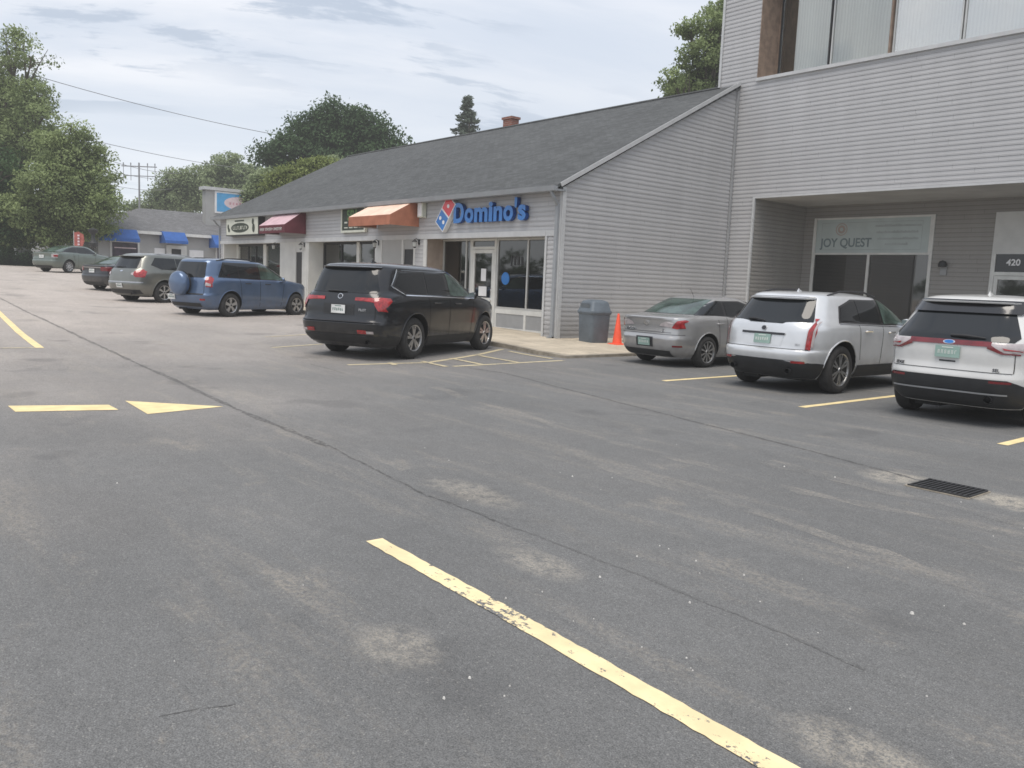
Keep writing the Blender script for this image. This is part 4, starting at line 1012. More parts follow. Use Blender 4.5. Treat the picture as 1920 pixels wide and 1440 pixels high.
def build_car(name, label, loc, heading, sp):
    t = thing(name, label, sp.get('cat', 'car'), loc, heading, None); t.scale = (sp.get('scale', 1),)*3
    B = Body(sp['tab'], sp.get('nr', 5.5), sp.get('nf', 3.6), sp.get('ngh', 4.5), sp['belt'])
    wb, r = sp['wb'], sp['r']
    pm = sp['paint']
    body = B.shell('body', pm, t, [(0, r), (wb, r)], r*1.17)
    ty = sp['track']/2+.105
    for x in (0, wb):
        for sg in (-1, 1): make_wheel(t, x, sg*ty, r, sp['rim_r'], sp['rim'], sg)
    # axle and underbody
    mb = MB(); mb.box(-.5, wb+.4, -.55, .55, .20, .30); mb.tube([(0, -.7, r), (0, .7, r)], .05, 8); mb.obox((-.45, sp.get('muf', .3), .27), .28, .16, .08, (1, 0, 0), (0, 1, 0), (0, 0, 1)); mb.build('underbody', M['well'], t)
    for side in ('R', 'L'):
        f = (lambda p: p) if side == 'R' else sym
        # arch lips
        for x in (0, wb):
            pts = []
            for i in range(17):
                q = R(4+172*i/16); zz = r+.015+(r*1.19)*math.sin(q); xx = x+(r*1.19)*math.cos(q)
                if zz > B.z[0]+.02: pts.append(B.at(side, xx, zz, .002))
            if len(pts) > 3: loft_bar(body, 'arch_lip', pts, sp.get('lip', .012), sp.get('lipm', pm), 6)
        for w in sp['windows']:
            nm, poly, off, mm = w[:4]
            panel(B, nm, f([('R', a, z) for a, z in poly]), off, mm, body)
        for (a0, z0, a1, z1) in sp.get('seams', ()):
            panel(B, 'door_seam', f([('R', a0-.006, z0), ('R', a0+.006, z0), ('R', a1+.006, z1), ('R', a1-.006, z1)]), .0025, M['well'], body, .06)
        if 'sill' in sp:
            zt_, mm = sp['sill']
            panel(B, 'sill_trim', f([('R', r*1.2+.02, B.z[0]+.015), ('R', wb-r*1.2-.02, B.z[0]+.015), ('R', wb-r*1.2-.02, zt_), ('R', r*1.2+.02, zt_)]), .012, mm, body)
        for hx, hz in sp.get('handles', ()):
            a = B.at(side, hx-.09, hz, .03); b = B.at(side, hx+.09, hz, .03)
            h = loft_bar(body, 'door_handle', [B.at(side, hx-.10, hz, .005), a, b, B.at(side, hx+.10, hz, .005)], .014, sp.get('handle_m', pm))
        for (nm, poly, off, mm) in sp.get('sidepan', ()): panel(B, nm, f(poly), off, mm, body)
        for (nm, poly, off, mm) in sp.get('lights', ()): panel(B, nm, f(poly), off, mm, body, .03, .04)
        mx, mz = sp['mirror']; yy = B.at(side, mx, mz).y
        mirror(t, mx, yy, mz, sp.get('mirror_m', pm), 1 if side == 'L' else -1)
    for (nm, poly, off, mm) in sp['rear']: panel(B, nm, poly, off, mm, body)
    for (nm, poly, off, mm) in sp.get('front', ()): panel(B, nm, poly, off, mm, body)
    return t, B, body

def wiper(B, body, y0, z0, y1, z1, w=.018):
    loft_bar(body, 'rear_wiper', [B.at('B', -y0, z0, .02), B.at('B', -(y0+y1)/2, (z0+z1)/2, .04), B.at('B', -y1, z1, .025)], [w, w*.8, w*.4], M['black'], 6)
def badge(B, body, text, y, z, size, m=None):
    p = B.at('B', -y, z, .004); n = B.nrm(B.S('B', -y, z), z); up = Vector((0, 0, 1)); zax = n; xax = up.cross(zax).normalized(); yax = zax.cross(xax)
    me = text_mesh(text, size, .002, offset=size*.02); me.materials.clear(); me.materials.append(m or M['rimd'])
    o = bpy.data.objects.new('badge', me); COL.objects.link(o); o.parent = body
    o.matrix_local = Matrix(((xax.x, yax.x, zax.x, p.x), (xax.y, yax.y, zax.y, p.y), (xax.z, yax.z, zax.z, p.z), (0, 0, 0, 1)))
def emblem(B, body, z, rx, rz, m, y=0., inner=None):
    for k, mm, o_ in ((1., m, .012), (.78, inner, .016)):
        if mm is None: continue
        mb = MB(); p = B.at('B', -y, z, o_); n = B.nrm(B.S('B', -y, z), z); up = (Vector((0, 0, 1))-n*n.z).normalized(); lat = up.cross(n)
        pts = [p+lat*(rx*k*math.cos(2*math.pi*i/20))+up*(rz*k*math.sin(2*math.pi*i/20)) for i in range(20)]
        mb.prism(pts, -n*.012); mb.build('emblem', mm, body)
def rails(B, body, x0, x1, zt, m, r=.016, y=None, h=.045):
    for sg in (-1, 1):
        pts = []
        for i in range(9):
            tt = i/8; x = x0+(x1-x0)*tt
            lift = h*min(1, 4*min(tt, 1-tt)+.0)
            pts.append((x, sg*(y-.03*tt), zt(tt)+lift))
        loft_bar(body, 'roof_rail', pts, r, m, 6)
def fin(body, x, z, m):
    mb = MB(); mb.add([(x-.09, -.02, z), (x-.09, .02, z), (x+.10, 0, z-.005), (x-.075, 0, z+.065)], [(0, 1, 2), (0, 3, 1), (1, 3, 2), (2, 3, 0)]); mb.build('antenna_fin', m, body, True, 60)
def spoiler(B, body, z, w, depth, th, m, drop=0.03, x0=None):
    mb = MB(); K = 14; top, bot = [], []
    for i in range(K+1):
        y = -w+2*w*i/K; p = B.at('B', -y, z-.03); bow = depth*(1-.35*(y/w)**4)
        top += [(p.x+.22, y*.98, z+th*.4), (p.x-bow, y, z-drop)]; bot += [(p.x+.1, y*.98, z-th), (p.x-bow+.01, y, z-drop-th*.45)]
    n = len(top); mb.v = top+bot
    for i in range(K):
        a = 2*i; mb.f += [(a, a+1, a+3, a+2), (n+a, n+a+2, n+a+3, n+a+1), (a+1, n+a+1, n+a+3, a+3), (a, a+2, n+a+2, n+a)]
    mb.f += [(0, n, n+1, 1), (n-2, n-1, 2*n-1, 2*n-2)]; mb.m = [0]*len(mb.f)
    return mb.build('spoiler', m, body, True, 35)
def exhaust(t, x, y, z, r=.035):
    mb = MB(); mb.lathe([(r, -.10), (r, .09), (r-.006, .09), (r-.006, -.02)], 18, 'x', (x, y, z)); mb.lathe([(.001, .0), (r-.005, .0)], 18, 'x', (x-.02, y, z)); mb.build('exhaust_tip', M['rimd'], t, True)

GL, GG, BK = M['glass'], M['glassg'], M['blackg']
# ---- black SUV
P_black = car_paint('black_paint', (.010, .011, .014), .3, .3)
sp = dict(scale=1.06, cat='SUV', belt=1.16, wb=2.82, r=.385, rim_r=.245, track=1.68, rim=(5, .20, .020, .026, 0), paint=P_black, nr=8, nf=3.4, ngh=5.2,
 tab=[(.22, -.86, 3.60, .84), (.30, -.98, 3.72, .90), (.42, -1.10, 3.79, .95), (.56, -1.16, 3.82, .97), (.66, -1.17, 3.82, .98), (.70, -1.12, 3.82, .982), (.80, -1.08, 3.82, .988), (.95, -1.07, 3.79, .995), (1.04, -1.05, 3.68, .99), (1.10, -1.03, 3.45, .98),
      (1.16, -1.01, 3.05, .96), (1.20, -.99, 2.72, .93), (1.32, -.95, 2.46, .895), (1.50, -.88, 2.12, .84), (1.62, -.82, 1.86, .795), (1.68, -.78, 1.66, .76), (1.715, -.72, 1.45, .70), (1.745, -.5, 1.2, .58), (1.765, -.1, .8, .40), (1.775, .15, .6, .15)],
 windows=[('window_surround', [(-.62, 1.34), (-.30, 1.19), (.9, 1.15), (2.25, 1.13), (2.45, 1.17), (1.80, 1.56), (1.45, 1.655), (-.38, 1.64)], .004, BK),
          ('rear_window', [(-.52, 1.36), (-.24, 1.23), (.42, 1.20), (.42, 1.61), (-.34, 1.60)], .008, GL),
          ('door_window', [(.46, 1.20), (1.16, 1.18), (1.16, 1.62), (.46, 1.615)], .008, GL),
          ('door_window', [(1.28, 1.18), (2.16, 1.16), (2.2, 1.19), (1.72, 1.52), (1.42, 1.61), (1.28, 1.615)], .008, GG)],
 seams=[(.50, .46, .44, 1.15), (1.24, .32, 1.22, 1.15), (2.12, .32, 2.2, 1.10)], sill=(.40, M['black']), handles=((.72, 1.04), (1.52, 1.03)),
 sidepan=[('window_trim', [('R', -.62, 1.325), ('R', -.30, 1.172), ('R', -.30, 1.192), ('R', -.62, 1.35)], .009, M['chrome']),
          ('window_trim', [('R', -.30, 1.170), ('R', 2.2, 1.118), ('R', 2.2, 1.136), ('R', -.30, 1.192)], .009, M['chrome']),
          ('window_trim', [('R', -.645, 1.34), ('R', -.615, 1.34), ('R', -.37, 1.65), ('R', -.40, 1.65)], .009, M['chrome']),
          ('cladding', [('R', -.82, .26), ('R', -.44, .26), ('R', -.44, .42), ('R', -.82, .46)], .008, M['black'])],
 lights=[('tail_light', [('B', .82, .89), ('B', .92, .88), ('R', -.90, .94), ('R', -.74, 1.07), ('R', -.76, 1.12), ('B', .80, 1.13), ('B', .73, 1.12), ('B', .74, 1.02)], .012, M['red']),
         ('tail_light_inner', [('B', .34, 1.065), ('B', .74, 1.04), ('B', .74, 1.12), ('B', .34, 1.12)], .010, M['red']),
         ('reflector', [('B', .48, .485), ('B', .66, .485), ('B', .66, .55), ('B', .48, .55)], .012, M['red']),
         ('reflector', [('B', .66, .49), ('B', .78, .49), ('B', .78, .535), ('B', .66, .535)], .013, M['clear'])],
 mirror=(2.12, 1.19),
 rear=[('rear_glass', [('B', -.70, 1.20), ('B', .70, 1.20), ('B', .73, 1.26), ('B', .60, 1.64), ('B', -.60, 1.64), ('B', -.73, 1.26)], .006, GL),
       ('lower_bumper', [('L', -.55, .30), ('L', -.55, .44), ('B', -.60, .46), ('B', .60, .46), ('R', -.55, .44), ('R', -.55, .30)][::1], .006, M['black']),
       ('plate_recess', rect('B', -.34, .34, .80, 1.0), .004, M['black']), ('bumper_ledge', rect('B', -.86, .86, .676, .696), .010, M['rimd']),
       ('tailgate_seam', rect('B', -.78, -.768, .74, 1.18), .003, M['well']), ('tailgate_seam', rect('B', .768, .78, .74, 1.18), .003, M['well'])],
 front=[('windscreen', [('F', -.78, 1.22), ('F', .78, 1.22), ('F', .62, 1.62), ('F', -.62, 1.62)], .006, GL)])
t, B, body = build_car('parked_suv', 'black SUV parked at an angle with red tail lights and a white plate', (-14.84, 8.69, .015), R(114), sp)
plate(B, body, .90, M['platew'], M['ink'], seed=2); wiper(B, body, .30, 1.22, -.12, 1.215); emblem(B, body, 1.13, .055, .05, M['chrome'], 0, M['blackg'])
spoiler(B, body, 1.70, .66, .10, .04, P_black, .03); badge(B, body, 'PILOT', .52*-1, .90, .06, M['rim']); exhaust(t, -.96, -.62, .33)
fin(body, .0, 1.765, P_black)

# ---- blue SUV with spare wheel
P_blue = car_paint('blue_paint', (.10, .155, .26), .55, .3)
sp = dict(scale=1.035, cat='SUV', belt=1.08, wb=2.66, r=.35, rim_r=.215, track=1.56, rim=(5, .0, .030, .050, 0), paint=P_blue, nr=8, nf=3.4, ngh=5.2,
 tab=[(.22, -.70, 3.30, .78), (.32, -.82, 3.42, .85), (.46, -.88, 3.48, .885), (.62, -.90, 3.50, .90), (.68, -.86, 3.50, .902), (.90, -.84, 3.48, .907), (1.0, -.83, 3.36, .905), (1.06, -.82, 3.0, .895), (1.12, -.80, 2.55, .865), (1.25, -.76, 2.28, .83), (1.42, -.70, 1.96, .78),
      (1.55, -.65, 1.70, .735), (1.61, -.61, 1.50, .70), (1.645, -.54, 1.3, .64), (1.67, -.3, 1.05, .50), (1.685, .05, .75, .25)],
 windows=[('window_surround', [(-.42, 1.14), (2.2, 1.075), (2.36, 1.11), (1.62, 1.50), (1.3, 1.58), (-.18, 1.58)], .004, BK),
          ('rear_window', [(-.34, 1.17), (.30, 1.15), (.30, 1.545), (-.13, 1.54)], .008, GL), ('door_window', [(.36, 1.15), (1.06, 1.13), (1.06, 1.55), (.36, 1.55)], .008, GL),
          ('door_window', [(1.14, 1.12), (2.14, 1.10), (2.1, 1.14), (1.54, 1.47), (1.28, 1.55), (1.14, 1.555)], .008, GG)],
 seams=[(.40, .5, .33, 1.12), (1.12, .32, 1.1, 1.10), (2.0, .32, 2.1, 1.06)], handles=((.62, .99), (1.4, .98)), handle_m=M['black'],
 sidepan=[('side_moulding', [('R', .46, .43), ('R', 2.18, .43), ('R', 2.18, .49), ('R', .46, .49)], .010, P_blue)],
 lights=[('tail_light', [('B', .74, .86), ('B', .84, .86), ('R', -.64, .97), ('R', -.56, 1.10), ('R', -.60, 1.16), ('B', .76, 1.17), ('B', .68, 1.12)], .012, M['red']),
         ('reverse_light', [('B', .72, .90), ('B', .82, .88), ('B', .82, .95), ('B', .73, .99)], .016, M['clear']),
         ('reflector', [('B', .60, .48), ('B', .74, .48), ('B', .74, .53), ('B', .60, .53)], .010, M['red'])],
 mirror=(1.98, 1.13),
 rear=[('rear_glass', [('B', -.64, 1.12), ('B', .64, 1.12), ('B', .56, 1.56), ('B', -.56, 1.56)], .006, GL), ('bumper_step', rect('B', -.7, .7, .63, .665), .014, M['black']),
       ('lower_bumper', rect('B', -.6, .6, .30, .40), .008, M['black']), ('tailgate_seam', rect('B', -.70, -.69, .68, 1.1), .003, M['well']), ('tailgate_seam', rect('B', .69, .70, .68, 1.1), .003, M['well'])],
 front=[('windscreen', [('F', -.74, 1.14), ('F', .74, 1.14), ('F', .60, 1.54), ('F', -.60, 1.54)], .006, GL)])
t, B, body = build_car('parked_suv', 'blue SUV with a blue covered spare wheel on its rear door', (-25.42, 9.16, .22), R(111), sp)
mb = MB(); mb.lathe([(.001, -.335), (.24, -.33), (.31, -.30), (.345, -.24), (.35, -.13), (.33, -.09), (.001, -.09)], 36, 'x', (-.80, .12, .94)); spw = mb.build('spare_wheel_cover', P_blue, body, True, 50)
mb = MB(); mb.lathe([(.352, -.10), (.352, -.075), (.30, -.06), (.001, -.06)], 36, 'x', (-.80, .12, .94)); mb.build('spare_tyre', M['rubber'], spw, True)
plate(B, body, .55, M['platew'], M['ink'], y=.55, seed=4); rails(B, body, -.35, 1.2, lambda q: 1.615+.03*math.sin(math.pi*q), M['black'], .018, .66, .05)

# ---- brown grey crossover
P_tr = car_paint('brown_grey_paint', (.20, .205, .185), .7, .35)
sp = dict(cat='SUV', belt=1.12, wb=3.02, r=.38, rim_r=.25, track=1.70, rim=(6, .0, .022, .036, 0), paint=P_tr, nr=5.5, nf=3.4, ngh=4.6,
 tab=[(.24, -.85, 3.75, .86), (.34, -.98, 3.88, .92), (.5, -1.08, 3.95, .965), (.66, -1.12, 3.98, .98), (.73, -1.10, 3.98, .985), (.9, -1.08, 3.95, .995), (1.03, -1.05, 3.85, .99), (1.10, -1.02, 3.4, .97), (1.17, -.97, 2.85, .94), (1.30, -.88, 2.6, .90), (1.5, -.76, 2.2, .83),
      (1.62, -.68, 1.9, .78), (1.68, -.62, 1.65, .73), (1.72, -.5, 1.4, .64), (1.75, -.2, 1.1, .5), (1.77, .2, .8, .2)],
 windows=[('rear_window', [(-.46, 1.34), (-.1, 1.20), (.55, 1.18), (.55, 1.60), (-.26, 1.60)], .006, GL), ('door_window', [(.58, 1.18), (1.36, 1.17), (1.36, 1.61), (.58, 1.60)], .006, GL),
          ('door_window', [(1.44, 1.17), (2.45, 1.15), (1.85, 1.52), (1.55, 1.60), (1.44, 1.61)], .006, GG)],
 seams=[(.6, .5, .56, 1.15), (1.42, .35, 1.4, 1.15)], sill=(.40, M['black']), handles=((.85, 1.04), (1.68, 1.03)),
 lights=[('tail_light', [('B', .62, .98), ('B', .70, .90), ('B', .88, .90), ('R', -.72, 1.0), ('R', -.66, 1.10), ('R', -.74, 1.16), ('B', .80, 1.18), ('B', .62, 1.10)], .012, M['red']),
         ('reverse_light', [('B', .52, .99), ('B', .62, .96), ('B', .62, 1.07), ('B', .54, 1.05)], .012, M['clear'])],
 mirror=(2.25, 1.18),
 rear=[('rear_glass', [('B', -.66, 1.20), ('B', .66, 1.20), ('B', .70, 1.26), ('B', .56, 1.63), ('B', -.56, 1.63), ('B', -.70, 1.26)], .006, GL), ('bumper_trim', rect('B', -.86, .86, .70, .74), .012, M['rim']),
       ('lower_bumper', rect('B', -.78, .78, .32, .46), .008, M['black'])],
 front=[('windscreen', [('F', -.78, 1.2), ('F', .78, 1.2), ('F', .62, 1.6), ('F', -.62, 1.6)], .006, GL)])
t, B, body = build_car('parked_suv', 'grey green crossover with large wheels parked left of the blue SUV', (-31.80, 9.16, .36), R(112), sp)
plate(B, body, .60, M['platew'], M['ink'], seed=6); spoiler(B, body, 1.67, .62, .14, .035, P_tr, .03); emblem(B, body, 1.10, .07, .03, M['chrome']); wiper(B, body, .35, 1.225, -.1, 1.25)
rails(B, body, -.3, 1.5, lambda q: 1.70+.02*math.sin(math.pi*q), M['rim'], .015, .62, .04); exhaust(t, -1.0, -.6, .33)

# ---- sedans
SED = [(.20, -.78, 3.36, .76), (.30, -.90, 3.48, .83), (.44, -.97, 3.55, .865), (.58, -.985, 3.57, .873), (.64, -.95, 3.55, .875), (.82, -.93, 3.46, .877), (.92, -.94, 3.2, .87), (.985, -.95, 2.95, .855), (1.01, -.90, 2.72, .84), (1.035, -.66, 2.45, .825), (1.06, -.44, 2.35, .80), (1.12, -.30, 2.2, .775),
       (1.22, -.08, 2.02, .735), (1.32, .16, 1.82, .69), (1.38, .34, 1.65, .655), (1.42, .52, 1.50, .60), (1.445, .72, 1.36, .50), (1.46, .92, 1.2, .3)]
def sedan(paint, lights, rear, rim, **k):
    d = dict(scale=1.02, cat='sedan', belt=1.02, wb=2.64, r=.32, rim_r=.22, track=1.52, rim=rim, paint=paint, nr=6.5, nf=3.2, ngh=5, tab=SED,
     windows=[('window_surround', [(-.30, 1.06), (1.95, 1.0), (2.08, 1.03), (1.45, 1.31), (1.2, 1.37), (.45, 1.365), (-.02, 1.24)], .003, BK),
              ('rear_window', [(-.20, 1.08), (.55, 1.06), (.55, 1.345), (.42, 1.34), (.02, 1.22)], .007, GL), ('door_window', [(.64, 1.06), (1.92, 1.03), (1.42, 1.29), (1.18, 1.345), (.64, 1.345)], .007, GL)],
     seams=[(.40, .40, .30, .98), (.62, .30, .60, 1.03), (1.62, .26, 1.8, .98)], handles=((.35, .90), (1.0, .88)), lights=lights, mirror=(1.72, 1.05), rear=rear,
     front=[('windscreen', [('F', -.68, 1.06), ('F', .68, 1.06), ('F', .58, 1.36), ('F', -.58, 1.36)], .006, GL)])
    d.update(k); return d
P_maz = car_paint('silver_grey_paint', (.46, .455, .45), .5, .25)
sp = sedan(P_maz, [('tail_light', [('B', .62, .80), ('B', .70, .78), ('B', .80, .80), ('R', -.72, .90), ('R', -.60, .94), ('R', -.66, .965), ('B', .78, .965), ('B', .70, .94)], .010, M['red']),
                   ('reverse_light', [('B', .34, .83), ('B', .62, .80), ('B', .66, .90), ('B', .50, .925), ('B', .38, .88)], .010, M['clear']), ('reflector', rect('B', .66, .78, .42, .455), .008, M['redd'])],
     [('rear_glass', [('B', -.66, 1.07), ('B', .66, 1.07), ('B', .56, 1.385), ('B', -.56, 1.385)], .006, GG), ('boot_seam', rect('B', -.62, .62, .70, .708), .003, M['well']), ('bumper_seam', rect('B', -.80, .80, .66, .668), .003, M['well']),
      ('boot_lip', rect('B', -.64, .64, .962, .985), .012, P_maz), ('lower_bumper', rect('B', -.60, .60, .22, .34), .006, M['black']), ('plate_recess', rect('B', -.22, .22, .40, .60), .004, M['rimd'])], (10, .0, .010, .018, 0))
t, B, body = build_car('parked_sedan', 'silver grey sedan nosed in to the end wall beside the orange cone', (-11.48, 14.20, 0), R(90), sp)
plate(B, body, .50, M['plateg'], M['inkw'], seed=7, hw=.152); emblem(B, body, .88, .06, .045, M['chrome'], 0, P_maz); badge(B, body, 'MAZDA', .40, .74, .075, M['chrome']); badge(B, body, '3', -.44, .74, .08, M['chrome'])
loft_bar(body, 'antenna', [(.55, 0, 1.41), (.40, 0, 1.60)], .004, M['black'])

P_dk = car_paint('dark_paint', (.035, .037, .042), .5, .3)
sp = sedan(P_dk, [('tail_light', [('B', .50, .78), ('B', .80, .78), ('R', -.68, .84), ('R', -.62, .93), ('B', .78, .955), ('B', .5, .94)], .010, M['redd'])],
     [('rear_glass', [('B', -.66, 1.07), ('B', .66, 1.07), ('B', .56, 1.385), ('B', -.56, 1.385)], .006, GG), ('boot_trim', rect('B', -.5, .5, .90, .93), .010, M['rim']), ('bumper_seam', rect('B', -.80, .80, .66, .668), .003, M['well']), ('lower_bumper', rect('B', -.60, .60, .22, .34), .006, M['black'])], (7, .0, .012, .02, 0))
t, B, body = build_car('parked_sedan', 'dark sedan mostly hidden behind the grey green crossover', (-37.75, 9.50, .60), R(114), sp)
plate(B, body, .78, M['platew'], M['ink'], seed=9)
P_gr = car_paint('grey_green_paint', (.17, .20, .175), .6, .35)
sp = sedan(P_gr, [('tail_light', [('B', .62, .76), ('B', .80, .76), ('R', -.72, .84), ('R', -.62, .93), ('B', .78, .955), ('B', .62, .92)], .010, M['clear']), ('tail_lamp', rect('B', .70, .80, .80, .90), .014, M['red'])],
     [('rear_glass', [('B', -.66, 1.07), ('B', .66, 1.07), ('B', .56, 1.385), ('B', -.56, 1.385)], .006, GG), ('bumper_seam', rect('B', -.80, .80, .66, .668), .003, M['well']), ('lower_bumper', rect('B', -.60, .60, .22, .34), .006, M['black'])], (9, .0, .016, .026, 0))
t, B, body = build_car('parked_sedan', 'pale grey green sedan alone at the far end of the lot under the trees', (-50.9, 10.0, 1.17), R(122), sp)
plate(B, body, .80, M['platew'], M['ink'], seed=11)

# ---- silver crossover
P_sil = car_paint('silver_paint', (.72, .73, .74), .45, .30)
sp = dict(cat='SUV', belt=1.14, wb=2.81, r=.395, rim_r=.265, track=1.62, rim=(6, .16, .012, .018, 0), paint=P_sil, nr=5.6, nf=3.4, ngh=4.6, lipm=P_sil,
 tab=[(.24, -.74, 3.5, .82), (.34, -.86, 3.65, .885), (.44, -.93, 3.70, .915), (.54, -.965, 3.72, .93), (.64, -.985, 3.73, .938), (.69, -.975, 3.73, .94), (.72, -.925, 3.73, .942), (.85, -.91, 3.72, .952), (1.0, -.89, 3.62, .954), (1.08, -.87, 3.4, .945), (1.13, -.845, 3.0, .925), (1.18, -.80, 2.66, .90),
      (1.32, -.68, 2.36, .845), (1.46, -.56, 2.04, .785), (1.54, -.49, 1.82, .745), (1.59, -.44, 1.62, .705), (1.625, -.34, 1.36, .62), (1.65, -.05, 1.05, .45), (1.66, .25, .8, .2)],
 windows=[('window_surround', [(-.14, 1.16), (2.3, 1.10), (2.46, 1.14), (1.72, 1.50), (1.4, 1.575), (.4, 1.55), (-.02, 1.43)], .004, BK),
          ('rear_window', [(-.08, 1.185), (.50, 1.17), (.50, 1.52), (.38, 1.51), (.03, 1.41)], .008, GL), ('door_window', [(.53, 1.17), (1.22, 1.155), (1.22, 1.545), (.53, 1.53)], .008, GL),
          ('door_window', [(1.32, 1.15), (2.26, 1.125), (1.66, 1.48), (1.42, 1.545), (1.32, 1.545)], .008, GG)],
 seams=[(.56, .55, .46, 1.14), (1.28, .42, 1.26, 1.12), (2.2, .42, 2.28, 1.08)], sill=(.46, M['black']), handles=((.74, 1.03), (1.55, 1.01)), handle_m=M['chrome'],
 sidepan=[('window_trim', [('R', -.12, 1.145), ('R', 2.35, 1.085), ('R', 2.35, 1.10), ('R', -.12, 1.162)], .009, M['chrome']),
          ('cladding', [('R', -.80, .27), ('R', -.475, .27), ('R', -.475, .50), ('R', -.80, .52)], .008, M['black'])],
 lights=[('tail_light', [('B', .72, .73), ('B', .78, .71), ('R', -.76, .75), ('R', -.62, 1.17), ('R', -.60, 1.215), ('B', .77, 1.215), ('B', .735, 1.03)], .018, M['red']),
         ('light_strip', [('B', .775, .76), ('B', .80, .76), ('B', .81, 1.17), ('B', .79, 1.17)], .024, M['clear']),
         ('reflector', rect('B', .56, .74, .505, .54), .010, M['red'])],
 mirror=(2.12, 1.17),
 rear=[('rear_glass', [('B', -.74, 1.165), ('B', -.3, 1.125), ('B', .3, 1.125), ('B', .74, 1.165), ('B', .60, 1.54), ('B', -.60, 1.54)], .006, GL),
       ('lower_bumper', [('L', -.478, .25), ('L', -.478, .50), ('B', -.60, .545), ('B', .60, .545), ('R', -.478, .50), ('R', -.478, .25)], .008, M['black']),
       ('plate_recess', [('B', -.34, .76), ('B', .34, .76), ('B', .38, .93), ('B', -.38, .93)], .004, P_sil), ('chrome_bar', [('B', -.40, .935), ('B', .40, .935), ('B', .40, .972), ('B', -.40, .972)], .018, M['rimd']),
       ('tailgate_seam', rect('B', -.76, .76, .715, .727), .004, M['well'])],
 front=[('windscreen', [('F', -.76, 1.2), ('F', .76, 1.2), ('F', .62, 1.54), ('F', -.62, 1.54)], .006, GL)])
t, B, body = build_car('parked_suv', 'silver crossover with tall upright red tail lights between the grey sedan and the white SUV', (-7.83, 12.85, 0), R(90), sp)
plate(B, body, .86, M['plateg'], M['inkw'], seed=12); wiper(B, body, .34, 1.165, .02, 1.145, .022); emblem(B, body, 1.035, .05, .045, M['rim'], 0, M['rimd']); spoiler(B, body, 1.575, .60, .10, .05, P_sil, .03)
rails(B, body, -.15, 1.5, lambda q: 1.60+.035*math.sin(math.pi*q), M['rimd'], .016, .65, .05); exhaust(t, -.86, -.52, .37, .042); exhaust(t, -.86, .52, .37, .042); fin(body, .12, 1.645, P_sil); badge(B, body, 'SRX', .62*-1, .80, .045, M['rim'])
panel(B, 'dark_roof_edge', rect('B', -.58, .58, 1.535, 1.56), .010, M['blackg'], body)

